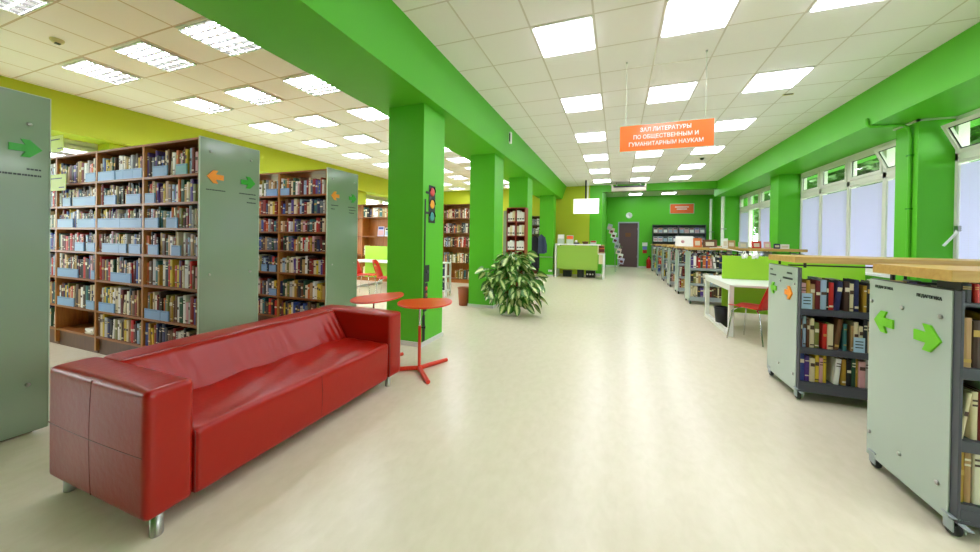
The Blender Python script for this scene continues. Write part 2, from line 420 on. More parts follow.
# far door
d = thing('door_1', None, None, (0, YF, 0)); d['kind'] = 'structure'
box(.06, .94, .06, .11, .01, 2.25).build('door_leaf', M['door'], d, bevel=.004)
MB().box(0, .06, -.03, .13, 0, 2.31).box(.94, 1.0, -.03, .13, 0, 2.31).box(.06, .94, -.03, .13, 2.25, 2.31).build('door_frame', M['lgreymetal'], d)
MB().tube([(.13, .06, 1.02), (.13, .0, 1.02), (.25, 0, 1.02)], .012, 8).box(.105, .155, .05, .065, .93, 1.11).build('door_handle', M['chrome'], d)
box(.36, .62, .045, .062, 1.55, 1.75).build('door_plate', mat('plate_brown', (120, 70, 40), .5), d)
for z in (.5, 1.9): box(.92, .945, .03, .065, z, z+.1).build('hinge', M['steel'], d)

# pipes, conduit, poster in the far right corner
def pipe(x, y, z0, z1, r, lab, n='wall_pipe'):
    t = thing(n, lab, 'pipe', (x, y, 0))
    MB().tube([(0, 0, z0), (0, 0, z1)], r, 12).build('pipe_run', M['white'], t)
    for z in (.6, 1.8): MB().lathe([(r+.008, z-.012), (r+.008, z+.012)], n=12).box(0, r+.07, -.012, .012, z-.012, z+.012).build('clip', M['steel'], t)
pipe(3.42, 14.12, 0, 2.93, .05, 'thick white vertical pipe on the pier end by the far window')
pipe(3.95, 18.2, 0, 3.3, .05, 'white vertical pipe near the far right corner, behind the thick pipe')
t = thing('cable_conduit', 'green painted cable conduit bending down the pier beside the middle window', 'conduit', (3.6, 6.26, 0))
MB().tube([(-.452, -.08, 3.03), (-.452, -.09, 2.95), (-.425, -.1, 2.914), (-.25, -.1, 2.912), (-.1, -.1, 2.905), (-.04, -.1, 2.86), (-.022, -.1, 2.76), (-.022, -.1, .005)], .019, 10).build('conduit_run', M['green'], t)
for z in (1.0, 1.8, 2.5): box(-.045, 0.0, -.13, -.07, z-.01, z+.01).build('clip', M['dgreen'], t)
t = thing('cable_trunking', 'thin pale cable trunking along the top edge of the near green pier', 'trunking', (3.6, 6.06, 2.933))
MB().box(-.03, .0, -.03, .40, -.02, .0).box(-.03, .36, -.03, 0, -.02, .0).build('trunking_channel', M['edge'], t)

# ------------------------------------------------------------------ ceiling lights
def hall_light(x, y, T, label, group, m, z=CZ, depth=.02):
    t = thing('ceiling_light', label, 'ceiling light', (x, y, z), group=group)
    g = T/2-.012
    f = MB(); w = .018
    f.box(-g, g, -g, -g+w, -.012, .004).box(-g, g, g-w, g, -.012, .004).box(-g, -g+w, -g+w, g-w, -.012, .004).box(g-w, g, -g+w, g-w, -.012, .004)
    f.build('light_frame', M['white'], t)
    box(-g+w, g-w, -g+w, g-w, -.022 if m is M['diff'] else -.006, .002).build('diffuser', m, t)
    return t
def louvre_light(x, y, T, label, group):
    t = hall_light(x, y, T, label, group, M['louvre'])
    q = MB(); g = T/2-.03
    for k in range(5):
        u = -g+2*g*k/4
        q.box(u-.004, u+.004, -g, g, -.03, -.007)
    for k in range(7):
        u = -g+2*g*k/6
        q.box(-g, g, u-.002, u+.002, -.026, -.007)
    q.build('louvre', M['chrome'], t)
    return t
hx0, hy0, hT = -.853, 3.36, .6076
rown = ['overhead row behind the camera', 'nearest row', 'second row', 'third row', 'fourth row', 'fifth row', 'sixth row']
for c, cn in ((0, 'left'), (2, 'middle'), (4, 'right')):
    for r in range(-1, 6):
        hall_light(hx0+(c+.5)*hT, hy0+(3*r+.5)*hT, hT, 'square white ceiling light, %s from camera, %s line over the hall' % (rown[r+1], cn), 'square ceiling lights over the hall', M['diff'])
for x, lab in ((.76, 'square ceiling light in the far recess, left one above the door wall'), (2.2, 'square ceiling light in the far recess, right one near the orange sign')):
    hall_light(x, 18.0, .6, lab, 'far recess ceiling lights', M['diff'], z=3.6)
for y in (14.8, 16.3):  # unseen lamps added behind the header to brighten the recess walls
    for x, sd in ((.69, 'left'), (2.2, 'middle'), (3.5, 'right')):
        hall_light(x, y, .6, 'added ceiling light hidden behind the far green header, %s one of the %s line' % (sd, 'front' if y < 15 else 'rear'), 'far recess ceiling lights', M['diff'], z=3.6)
lx0, ly0, lT = -4.282, 2.175, .588
ln = {0: 'beam-side line', -2: 'middle line', -4: 'olive-wall line'}
for c in (0, -2, -4):
    for r in range(-1, 10):
        louvre_light(lx0+(c+.5)*lT, ly0+(2*r+.5)*lT, lT, 'louvred ceiling light over the bookcases, %s, %s from camera' % (ln[c], ORD[r+2]), 'louvred ceiling lights over the bookcase side')

# ------------------------------------------------------------------ books
rng = random.Random(5)
BC = [('maroon', (104, 26, 30)), ('dark red', (140, 30, 26)), ('bright red', (196, 40, 30)), ('navy', (34, 40, 84)), ('blue', (52, 76, 156)), ('violet', (84, 56, 136)),
      ('slate grey', (96, 104, 116)), ('charcoal', (42, 42, 48)), ('black', (24, 24, 28)), ('cream', (222, 208, 172)), ('ivory', (232, 224, 204)), ('white', (236, 234, 230)),
      ('tan', (178, 140, 92)), ('brown', (104, 66, 40)), ('dark brown', (68, 44, 32)), ('yellow', (214, 184, 52)), ('mustard', (176, 138, 40)), ('olive', (120, 120, 58)),
      ('dark green', (34, 76, 52)), ('teal', (54, 112, 112)), ('orange', (204, 104, 44)), ('pink', (210, 160, 164)), ('pale blue', (160, 184, 208)), ('light grey', (186, 186, 186))]
WGT = [5, 5, 3, 4, 3, 2, 4, 5, 4, 9, 7, 6, 6, 6, 5, 3, 3, 4, 4, 3, 3, 3, 3, 4]
BM = [mat('book_'+n.replace(' ', '_'), c, .5) for n, c in BC]
LAB = [mat('spine_gold', (196, 160, 80), .45), mat('spine_cream', (226, 216, 190), .55), mat('spine_dark', (84, 60, 48), .5)]
def book_geo(mb, X, Y, Z, w, d, h, mi=0, lean=0., bands=((.66, .82),), pi=1, li=2, rec=.0):
    R = Matrix.Translation((X, Y, Z)) @ Matrix.Rotation(lean, 4, 'Y')
    t = min(.004, w*.16)
    prof = [(-w/2, .006), (-w*.36, .0015), (0, 0), (w*.36, .0015), (w/2, .006)]
    vs = []; n = len(prof)
    for zz in (0, h):
        for x, y in prof: vs.append(R @ Vector((x, y, zz)))
        for x, y in [(w/2, d), (w/2-t, d), (w/2-t, .012), (-w/2+t, .012), (-w/2+t, d), (-w/2, d)]: vs.append(R @ Vector((x, y, zz)))
    m = n+6; fs = [(i, (i+1) % m, m+(i+1) % m, m+i) for i in range(m)]
    # top and bottom of the cover shell: spine strip and two boards
    for o in (0, m):
        fs += [(o, o+1, o+2, o+3, o+4, o+n+2, o+n+3), (o+4, o+n, o+n+1, o+n+2), (o+n+3, o+n+4, o+n+5, o)]
    mb.add(vs, fs, mi)
    mb.box(-w/2+t, w/2-t, .012, d-.004, .003, h-.004, pi, R)
    for a, b in bands:
        mb.add([R @ Vector(p) for p in ((-w*.42, -.0006, a*h), (w*.42, -.0006, a*h), (w*.42, -.0006, b*h), (-w*.42, -.0006, b*h))], [(0, 1, 2, 3)], li)
BANDS = [((.66, .8),), ((.7, .74), (.8, .84)), ((.5, .6),), ((.08, .12), (.62, .76)), ((.1, .17),), ((.78, .82), (.2, .24))]
_pc = {}
def book_proto(ci, bi, li, w, d, h):
    k = (ci, bi, li, round(w*200), round(h*50))
    if k not in _pc:
        mb = MB(); book_geo(mb, 0, 0, 0, w, d, h, 0, 0, BANDS[bi])
        me_o = mb.build('book', [BM[ci], M['pages'], LAB[li]], fix=False)
        me = me_o.data; bpy.data.objects.remove(me_o); _pc[k] = me
    return _pc[k]
def fill(x0, x1, hmin, hmax, wmin=.026, wmax=.056, d=.16, leanp=.06, stop=1.0, bias=None):
    out = []; x = x0; end = x0+(x1-x0)*stop
    while True:
        w = rng.uniform(wmin, wmax)*rng.uniform(.75, 1.1)
        if x+w > end: break
        ci = bias(rng) if bias else rng.choices(range(len(BC)), WGT)[0]
        li = 2 if ci in (9, 10, 11, 15, 21, 22, 23) else rng.choice((0, 1, 1))
        h = rng.uniform(hmin, hmax); lean = 0.
        if rng.random() < leanp:
            lean = rng.choice((-1, 1))*rng.uniform(.06, .13)
            if x+w+h*.14 > end: lean = 0
        sx = h*math.sin(abs(lean))
        bx = x+w/2+(sx if lean < 0 else 0)
        out.append(dict(x=bx, w=w, h=h, d=d*rng.uniform(.9, 1.05), ci=ci, bi=rng.randrange(len(BANDS)), li=li, lean=lean))
        x += w+sx+.0012+(rng.uniform(.01, .05) if rng.random() < .04 else 0)
    return out
STUFF = MB(); STUFF_N = 0
def put_stuff(specs, yf, z):
    global STUFF_N
    nb = len(BM)
    for s in specs:
        zz = z+.001+(s['w']/2*abs(math.sin(s['lean'])))
        book_geo(STUFF, s['x'], yf, zz, s['w'], s['d'], s['h'], s['ci'], s['lean'], BANDS[s['bi']], nb, nb+1+s['li']); STUFF_N += 1
NB = 0
def put_books(specs, yf, z, where, group, start=1):
    global NB
    for k, s in enumerate(specs):
        o = bpy.data.objects.new('book', book_proto(s['ci'], s['bi'], s['li'], s['w'], s['d'], s['h'])); COL.objects.link(o)
        o.location = (s['x'], yf+rng.uniform(0, .012), z+.001+(s['w']/2*abs(math.sin(s['lean']))))
        o.rotation_euler = (0, s['lean'], 0)
        tag(o, '%s book, %s from left on %s' % (BC[s['ci']][0], ORD[start+k], where), 'book', group); NB += 1

def tray(x0, x1, yf, z, label, m='tray', h=.098):
    w = x1-x0
    t = tag(MB().box(0, w, 0, .003, .0, h).box(0, .0025, .003, .011, 0, h).box(w-.0025, w, .003, .011, 0, h).box(.0025, w-.0025, .003, .011, 0, .0012).build('book_tray', M[m]), label, 'book tray', 'pale blue card trays on the bookcases')
    t.location = (x0, yf, z+.0005)
    box(.01, min(w-.01, w*.8), -.0012, 0, h*.84, h*.94).build('label_strip', mat('tray_label', (104, 140, 180), .5), t)

# ------------------------------------------------------------------ tall wooden bookcases
BZ = [1.89, 1.63, 1.385, 1.12, .815, .48, .2]
BH, BD = 2.215, .545
def bookcase(x0, x1, y0, label, group, backtop=True, zs=BZ, top=BH, depth=BD, mats=('wood', 'woodv', 'woodd'), name='bookcase'):
    t = thing(name, label, 'bookcase', ((x0+x1)/2, y0, 0), group=group); w = (x1-x0)/2-.0005; p = .0135
    for sx in (-1, 1):
        a, b = sorted((sx*w, sx*(w-p)))
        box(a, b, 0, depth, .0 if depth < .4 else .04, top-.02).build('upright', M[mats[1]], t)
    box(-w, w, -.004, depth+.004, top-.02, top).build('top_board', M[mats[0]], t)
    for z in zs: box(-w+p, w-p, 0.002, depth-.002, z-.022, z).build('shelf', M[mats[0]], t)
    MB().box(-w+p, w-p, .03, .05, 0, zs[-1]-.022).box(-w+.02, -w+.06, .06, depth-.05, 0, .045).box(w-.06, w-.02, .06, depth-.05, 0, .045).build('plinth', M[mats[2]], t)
    b0, b1 = (depth/2-.006, depth/2+.006) if depth > .4 else (depth-.012, depth)
    q = MB(); zz = sorted(zs)
    for i, z in enumerate(zz):
        zt = (zz[i+1]-.022) if i+1 < len(zz) else (top-.02 if backtop else None)
        if zt: q.box(-w+p, w-p, b0, b1, z, zt)
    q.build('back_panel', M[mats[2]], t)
    return t
def end_panel(parent, x, y0, y1, z0, z1, arrows=(), lines=(), bolts=()):
    # parent sits at (px, py, 0); coordinates given in the world
    px, py = parent.location.x, parent.location.y
    g = box(x-px, x-px+.014, y0-py, y1-py, z0, z1).build('glass_end_panel', M['frost'], parent, bevel=.003)
    g['label'] = 'frosted green glass end panel'
    e = MB(); X0 = x-px; r = .004
    e.box(X0-.002, X0+.016, y1-py, y1-py+r, z0, z1+r).box(X0-.002, X0+.016, y0-py-r, y0-py, z0, z1+r).box(X0-.002, X0+.016, y0-py, y1-py, z1, z1+r)
    e.build('polished_edge', M['edge'], g)
    for (y, z, s, d, m) in arrows:
        ap = arrow_poly(s, d)
        MB().prism(ap, lambda u, v, k: (X0+.0145+.008*k, y-py+u, z+v)).build('arrow_sign', M[m], g)['label'] = {'dgarrow': 'green arrow', 'oarrow': 'orange arrow'}[m]
    for (y, z, w, h) in lines:
        q = MB(); u = 0
        while u < w:
            l = min(rng.uniform(.008, .02), w-u); q.box(X0+.0143, X0+.0152, y-py+u, y-py+u+l*.82, z, z+h); u += l
        q.build('printed_line', M['ink'], g)
    for y, z in bolts:
        MB().lathe([(.012, 0), (.012, .006), (.007, .009)], n=12, mtx=Matrix.Translation((X0+.0142, y-py, z)) @ Matrix.Rotation(PI/2, 4, 'Y')).build('bolt', M['steel'], g)
    return g
def arrow_poly(s, d):
    # stubby road-sign arrow, total width s, pointing along +u for d = 1
    P = [(-.5, -.17), (-.02, -.17), (-.16, -.42), (.12, -.42), (.5, 0), (.12, .42), (-.16, .42), (-.02, .17), (-.5, .17)]
    return [(u*s*d, v*s) for u, v in P]
BW = .868
X0 = -3.6
rows = {}
R1, R2, R0 = 2.035, 3.51, .595
bayname = ['right bay', 'middle bay', 'left bay', 'far left bay']
for ri, (ry, nb, gl) in enumerate(((R0, 2, 'nearest row'), (R1, 4, 'middle row'), (R2, 3, 'rear row'))):
    for b in range(nb):
        lab = 'brown wooden bookcase, %s, %s of tall bookcases' % (bayname[b] if b else 'right bay with frosted glass end panel', gl)
        t = bookcase(X0-BW*(b+1), X0-BW*b, ry, lab, 'tall brown bookcases', backtop=(ry != R2))
        rows[ry, b] = t
end_panel(rows[R0, 0], X0, R0, R0+.552, .015, 2.215, arrows=[(1.045, 1.862, .135, 1, 'dgarrow')], lines=[(1.05, 1.725, .062, .011), (.92, 1.685, .192, .012)],
          bolts=[(1.06, 2.02), (1.06, .33), (.62, 2.02), (.62, .33)])
end_panel(rows[R1, 0], X0, R1, R1+.552, .015, 2.222, arrows=[(2.16, 1.872, .145, -1, 'oarrow'), (2.47, 1.865, .145, 1, 'dgarrow')],
          lines=[(2.085, 1.742, .17, .010), (2.385, 1.742, .17, .011), (2.485, 1.70, .07, .011), (2.46, 1.655, .095, .012)], bolts=[(2.12, 2.1), (2.5, 2.1), (2.12, .95), (2.5, .95), (2.12, .3), (2.5, .3)])
end_panel(rows[R2, 0], X0, R2, R2+.56, .015, 2.232, arrows=[(3.64, 1.875, .14, -1, 'oarrow'), (3.965, 1.875, .14, 1, 'dgarrow')],
          lines=[(3.57, 1.74, .13, .011), (3.57, 1.69, .07, .011), (3.88, 1.74, .15, .011), (3.9, 1.70, .13, .011), (3.9, 1.66, .1, .011)], bolts=[(3.6, 2.1), (4.0, 2.1), (3.6, .95), (4.0, .95)])

for b in range(2):
    for k, z in enumerate(BZ):
        hm = min(.26, (BZ[k-1]-z-.035) if k else .26)
        put_stuff(fill(X0-BW*(b+1)+.016, X0-BW*b-.016, hm-.07, hm), R0+.018, z)
TR = {(0, 0): [(.16, .43, 'tray'), (.6, .79, 'trayt')], (0, 1): [(.01, .2, 'tray')], (0, 2): [(.01, .27, 'tray'), (.43, .63, 'tray')], (0, 3): [(.08, .27, 'tray'), (.53, .69, 'tray')],
      (0, 4): [], (0, 5): [(.02, .33, 'tray'), (.335, .48, 'tray')], (0, 6): [],
      (1, 0): [(.01, .39, 'tray'), (.42, .58, 'tray'), (.585, .79, 'tray'), (.795, .98, 'tray')], (1, 1): [(.16, .42, 'tray'), (.65, .95, 'tray')], (1, 2): [(.01, .52, 'tray'), (.525, .98, 'tray')],
      (1, 3): [(.12, .5, 'tray'), (.505, .66, 'tray'), (.72, .96, 'tray')], (1, 4): [(.32, .76, 'tray')], (1, 5): [(.05, .4, 'tray')], (1, 6): [],
      (2, 0): [(.74, .98, 'tray')], (2, 1): [(.15, .35, 'tray'), (.42, .98, 'tray')], (2, 2): [(.01, .42, 'tray'), (.54, .98, 'tray')], (2, 3): [(.48, .7, 'tray'), (.8, .98, 'tray')],
      (2, 4): [(.02, .56, 'tray'), (.9, .98, 'tray')], (2, 5): [(.02, .46, 'tray'), (.78, .97, 'tray')]}
shn = ['top shelf', 'second shelf', 'third shelf', 'fourth shelf', 'fifth shelf', 'sixth shelf', 'bottom shelf']
trn = {1: [''], 2: ['left ', 'right '], 3: ['left ', 'middle ', 'right '], 4: ['leftmost ', 'second ', 'third ', 'rightmost ']}
BUDGET = [228]
for b in range(4):
    xa, xb = X0-BW*(b+1)+.016, X0-BW*b-.016
    for k, z in enumerate(BZ):
        if b == 2 and k == 6: continue
        trays = TR.get((b, k), [])
        hmax = min(.27, (BZ[k-1]-z-.035) if k else .26); hmin = hmax-.07
        specs = []; cur = xa
        for (f0, f1, m) in trays:
            t0, t1 = xa+(xb-xa)*f0, xa+(xb-xa)*f1
            if t0-cur > .03: specs += fill(cur, t0-.003, hmin, hmax)
            specs += fill(t0+.004, t1-.004, hmin, hmax, leanp=0, wmin=.02, wmax=.04); cur = t1+.003
            i = trays.index((f0, f1, m))
            if b < 3:
                tray(t0, t1, R1+.003, z, 'pale %s card tray, %son %s, %s of middle bookcase row' % ('teal' if m == 'trayt' else 'blue', trn[len(trays)][i]+'one ' if len(trays) > 1 else '', shn[k], bayname[b]), m)
        specs += fill(cur, xb, hmin, hmax, stop=1.0 if rng.random() < .7 else .9)
        if b < 2 and k < 6 and len(specs) <= BUDGET[0] and NB+len(specs) < 218:
            put_books(specs, R1+.017, z, '%s, %s, middle bookcase row' % (shn[k], bayname[b]), 'books in the middle row of tall bookcases')
        elif b == 2 and k in (1, 2, 3, 4) and NB+len(specs) < 218:
            put_books(specs, R1+.017, z, '%s, %s, middle bookcase row' % (shn[k], bayname[b]), 'books in the middle row of tall bookcases')
        else:
            put_stuff(specs, R1+.017, z)
# rear row of tall bookcases: packed, too small to count one by one beyond the budget
TR2 = {(0, 0): [(.01, .2)], (1, 0): [(.72, .97)], (1, 4): [(.62, .74), (.8, .95)], (1, 5): [(.1, .3), (.8, .97)]}
for b in range(3):
    xa, xb = X0-BW*(b+1)+.016, X0-BW*b-.016
    for k, z in enumerate(BZ):
        hmax = min(.24, (BZ[k-1]-z-.05) if k else .27); hmin = hmax-.07
        put_stuff(fill(xa, xb, hmin, hmax), R2+.018, z)
        for (f0, f1) in TR2.get((b, k), []):
            if b < 2: tray(xa+(xb-xa)*f0, xa+(xb-xa)*f1, R2+.003, z, 'pale blue card tray %s, %s, %s of rear bookcase row' % ('at left' if f0 < .5 else 'at right' if f0 < .79 or k != 4 else 'at far right', shn[k], bayname[b]))
def sign_plate(x0, x1, z0, z1, lab, stand):
    t = thing('shelf_sign', lab, 'sign', ((x0+x1)/2, R1-.06, z0), group='lime shelf signs')
    w, h = (x1-x0)/2, z1-z0
    box(-w, w, -.004, 0, 0, h).build('sign_plate', M['limesign'], t)
    for (u, v, l) in ((-w*.85, h*.72, w*1.4), (w*.25, h*.16, w*.6)):
        q = MB(); k = 0
        while k < l: q.box(u+k, u+k+.012, -.0055, -.004, v, v+.012); k += .016
        q.build('printed_line', M['ink'], t)
    if stand: box(-w*.6, w*.6, 0, .2, -.004, 0).build('foot', M['edge'], t)
    else: box(-w*.6, w*.6, 0, .05, h*.45, h*.45+.004).build('bracket', M['edge'], t)
sign_plate(-6.2, -5.86, 2.242, 2.43, 'lime green sign standing on top of the middle bookcase row', True)
sign_plate(-6.2, -5.80, 1.80, 1.985, 'lime green sign on the shelf edge below the standing lime sign', False)
t = thing('paper_stack', 'small stack of white papers on the empty bottom shelf of the middle bookcase', 'papers', (-5.49, R1+.1, .2))
for k in range(5):
    a = rng.uniform(-.2, .2)
    box(-.075, .075, -.09, .09, .002+.012*k, .013+.012*k, mtx=Matrix.Rotation(a, 4, 'Z')).build('paper', M['paper'], t)

# ------------------------------------------------------------------ book carts
CX, CL = 1.44, 1.95
CZS = [.775, .45, .165]
def caster(parent, x, y, out):
    c = MB(); c.box(x-.03, x+.03, y-.03, y+.03, .092, .1).lathe([(.017, .078), (.017, .092)], (x, y, 0), 12)
    for s in (-1, 1): c.box(x+s*.02-.003, x+s*.02+.003, y-.022, y+.03, .028, .08)
    f = c.build('caster', M['lgreymetal'], parent, bevel=.002)
    R = Matrix.Translation((x, y+.012, .037)) @ Matrix.Rotation(PI/2, 4, 'Y')
    MB().lathe([(.022, -.014), (.035, -.011), (.037, 0), (.035, .011), (.022, .014)], n=20, mtx=R).build('wheel', M['rubber'], f)
    MB().lathe([(.015, -.0165), (.015, .0165)], n=12, mtx=R).build('hub', M['steel'], f)
    if out: MB().box(x-.012, x+.012, y-.075, y-.02, .074, .08).build('brake', M['lgreymetal'], f, bevel=.002)
def cart(y0, y1, label, group, colour='greymetal', toptray=False, x=CX, L=CL, detail=True, frost='frostR', topname=''):
    t = thing('book_cart', label, 'book cart', (x, y0, 0), group=group); D = y1-y0
    m = M[colour]
    box(.003, .014, .0, D, .075, 1.12).build('end_frame', m, t, bevel=.002)
    box(L-.023, L-.012, .0, D, .075, 1.12).build('end_frame', m, t, bevel=.002)
    g = box(-.004, .003, .036, D+.0, .062, 1.115).build('glass_end_panel', M[frost], t, bevel=.002); g['label'] = 'pale frosted glass end panel'
    for z in CZS:
        MB().box(.014, L-.023, .012, D-.01, z-.02, z).box(.014, L-.023, .004, .016, z-.05, z).build('shelf', m, t)
    MB().box(.014, L-.023, .0, D-.004, .08, .144).build('base', m, t)
    box(.014, L-.023, D/2-.008, D/2+.008, .165, 1.0 if not toptray else 1.05).build('back_panel', m, t)
    if toptray: box(.014, L-.023, .012, D-.01, 1.05, 1.066).build('top_tray', m, t)
    q = MB()
    for px in (.06, L/2, L-.06):
        for py in (.07, D-.07): q.tube([(px, py, 1.118 if px != L/2 else (1.0 if not toptray else 1.05)), (px, py, 1.162)], .011, 8)
    q.box(.04, L-.04, D/2-.015, D/2+.015, 1.118, 1.13)
    q.build('top_post', M['black'], t)
    box(-.04, L+.03, -.015, D-.09, 1.16, 1.212).build('beech_top', M['beech'], t, bevel=.003)['label'] = 'light beech top board'
    for px in (.018, L-.05):
        for py in (.03, D-.055): caster(t, px, py, detail and px < .1 and py < .1)
    return t, g
def cart_marks(g, D, arrows, texts, lines, bolts):
    for (y, z, s, d, m) in arrows:
        MB().prism(arrow_poly(s, d), lambda u, v, k: (-.0045-.009*k, y-u, z+v)).build('arrow_sign', M[m], g)['label'] = {'garrow': 'lime green arrow', 'oarrow': 'orange arrow'}[m]
    for (y, z, s, b) in texts: text_mesh('printed_word', b, s, M['ink'], g, face_negX(-.0052, y, z), bold=.0006)
    for (y, z, w, h) in lines:
        q = MB(); u = 0
        while u < w:
            l = min(rng.uniform(.008, .02), w-u); q.box(-.0052, -.0042, y-u-l*.82, y-u, z, z+h); u += l
        q.build('printed_line', M['ink'], g)
    for y, z in bolts:
        MB().lathe([(.011, 0), (.011, .006), (.006, .009)], n=12, mtx=Matrix.Translation((-.0042, y, z)) @ Matrix.Rotation(-PI/2, 4, 'Y')).build('bolt', M['steel'], g)
c1, g1 = cart(2.174, 2.76, 'nearest grey book cart at the right edge, lime arrows on its frosted end panel', 'low grey book carts on casters', toptray=True)
cart_marks(g1, .586, [(2.628-2.174, .882, .145, -1, 'garrow'), (2.332-2.174, .868, .155, 1, 'garrow')], [(2.64-2.174, 1.076, .0205, 'ПЕДАГОГИКА'), (2.335-2.174, 1.068, .0215, 'ПЕДАГОГИКА')], [],
           [(2.735-2.174, .985), (2.50-2.174, .985), (2.265-2.174, .985), (2.735-2.174, .2), (2.50-2.174, .2), (2.265-2.174, .2)])
c2, g2 = cart(3.622, 4.25, 'second grey book cart, lime and orange arrows on its end panel, beside white desk', 'low grey book carts on casters')
cart_marks(g2, .628, [(4.12-3.622, .89, .13, -1, 'garrow'), (3.80-3.622, .885, .14, 1, 'oarrow')], [], [(4.21-3.622, 1.06, .06, .014), (4.21-3.622, 1.01, .14, .014), (3.85-3.622, 1.05, .1, .016), (3.93-3.622, 1.0, .19, .018)],
           [(3.98-3.622, .975), (3.7-3.622, .975), (3.98-3.622, .2), (3.7-3.622, .2)])
shc = ['top shelf', 'middle shelf', 'bottom shelf']
def pale(r):
    return r.choices(range(len(BC)), [3, 2, 2, 3, 2, 3, 3, 4, 3, 12, 9, 6, 6, 5, 4, 4, 4, 4, 2, 2, 3, 4, 2, 3])[0]
for (y0, n, cc) in ((2.174, 4, c1), (3.622, 22, c2)):
    for k, z in enumerate(CZS):
        hm = .25 if k < 2 else .24
        f = fill(CX+.018, CX+CL-.055, hm-.045, hm+.012, wmin=.02, wmax=.04, leanp=.07, bias=pale)
        put_books(f[:n], y0+.02, z, 'the %s of the %s cart' % (shc[k], 'nearest grey' if n == 4 else 'second grey'), 'books on the %s book cart' % ('nearest' if n == 4 else 'second'))
        put_stuff(f[n:], y0+.02, z)
        put_stuff(fill(CX+.018, CX+CL-.055, hm-.06, hm, wmin=.022, wmax=.05), y0+.34, z)
def label_card(x, w, h, y, z, lab):
    t = tag(MB().box(0, w, 0, .002, 0, h).box(0, w, .002, .03, 0, .002).build('shelf_label', mat('label_blue', (176, 206, 230), .4)), lab, 'shelf label', 'pale blue shelf labels on the carts')
    t.location = (x, y-.006, z+.001)
    for i in range(3): box(w*.15, w*.85, -.0008, 0, h*(.3+.2*i), h*(.36+.2*i)).build('printed_line', M['ink'], t)
label_card(1.46, .07, .13, 3.622+.018, .775, 'pale blue label at left end of the second cart top shelf')
label_card(1.94, .13, .11, 3.622+.018, .775, 'wide pale blue label on the second cart top shelf')
label_card(1.80, .07, .12, 3.622+.018, .45, 'pale blue label on the second cart middle shelf')
label_card(1.56, .09, .15, 2.174+.018, .165, 'pale blue label with dark lines on the nearest cart bottom shelf')
for k, (x, w, m) in enumerate(((1.46, .035, 8), (1.5, .02, 2), (1.525, .06, 11), (1.592, .06, 9))):
    o = bpy.data.objects.new('book', book_proto(m, 1, 0, w, .13, .085)); COL.objects.link(o); o.location = (x+w/2, 2.2, 1.067)
    tag(o, 'small %s book, %s from left on the tray under the nearest cart beech top' % (BC[m][0], ORD[k+1]), 'book', 'books on the nearest book cart'); NB += 1
FARC = [(8.36, 8.9), (9.86, 10.4), (11.34, 11.9), (12.85, 13.4), (14.8, 15.35), (16.8, 17.35)]
fcn = ['first far', 'second far', 'third far', 'fourth far', 'fifth far', 'last far']
for i, (a, b) in enumerate(FARC):
    t, g = cart(a, b, '%s grey book cart in the line beyond the white desk' % ['first', 'second', 'third', 'fourth', 'fifth', 'last'][i], 'low grey book carts on casters', colour='lgreymetal', x=1.45, detail=False)
    for k, z in enumerate(CZS):
        put_stuff(fill(1.468, 1.45+CL-.055, .19, .26, leanp=.14), a+.02, z)

# ------------------------------------------------------------------ sofa
def rbox(mb, x0, x1, y0, y1, z0, z1, r, crown=(0, 0, 0, 0, 0, 0), n=12, disp=None, mi=0):
    # rounded, slightly stuffed block; crown = bulge of -x +x -y +y -z +z faces
    c = Vector(((x0+x1)/2, (y0+y1)/2, (z0+z1)/2)); h = Vector(((x1-x0)/2, (y1-y0)/2, (z1-z0)/2)); idx = {}; vs = []; fs = []
    nn = [max(3, min(110, int(2*h[i]/.016))) for i in range(3)] if n is None else [n]*3
    def par(i, N):
        # denser near the edges
        u = 2*i/N-1
        return math.copysign(1-(1-abs(u))**1.35, u)
    def vert(key):
        if key in idx: return idx[key]
        u = [par(key[i], nn[i]) for i in range(3)]
        p = Vector([u[i]*h[i] for i in range(3)])
        q = Vector([max(-(h[i]-r), min(h[i]-r, p[i])) for i in range(3)])
        d = p-q
        if d.length > 1e-9: p = q+d.normalized()*min(r, max(abs(d[0]), abs(d[1]), abs(d[2])) if True else r)
        for a in range(3):
            for s, ci in ((-1, 2*a), (1, 2*a+1)):
                if key[a] == (0 if s < 0 else nn[a]):
                    b_, c_ = [k for k in range(3) if k != a]
                    p[a] += s*crown[ci]*(1-u[b_]**2)*(1-u[c_]**2)
        w = c+p
        if disp: w = w+disp(w, u)
        idx[key] = len(vs); vs.append(w); return idx[key]
    for a in range(3):
        b_, c_ = [k for k in range(3) if k != a]
        for e in (0, nn[a]):
            for i in range(nn[b_]):
                for j in range(nn[c_]):
                    ks = []
                    for (di, dj) in ((0, 0), (1, 0), (1, 1), (0, 1)):
                        k = [0, 0, 0]; k[a] = e; k[b_] = i+di; k[c_] = j+dj; ks.append(vert(tuple(k)))
                    fs.append(ks)
    mb.add(vs, fs, mi, True)
    return mb
sofa = thing('sofa', 'red leather three-seat sofa on round metal legs, beside the bookcases', 'sofa', (-2.25, 1.78, 0))
def wr(w, u):
    return Vector((.0, .0, 0))
def back_disp(w, u):
    y = w.y; g = max(0, u[0]) * (1 if u[0] > .9 else 0)
    amp = .009*math.exp(-((w.z-.5)/.12)**2)
    env = .35+.65*math.sin(y*5.3+1.1)**2
    d = (math.sin(y*74+5*math.sin(y*9)+w.z*10)*.55 + math.sin(y*37+3*math.sin(y*4))*.18)*amp*env
    slope = (.64-w.z)*.62 if u[0] > 0 else 0           # front face leans back towards the top
    return Vector((slope*(u[0] if u[0] > 0 else 0) + d*g, 0, 0))
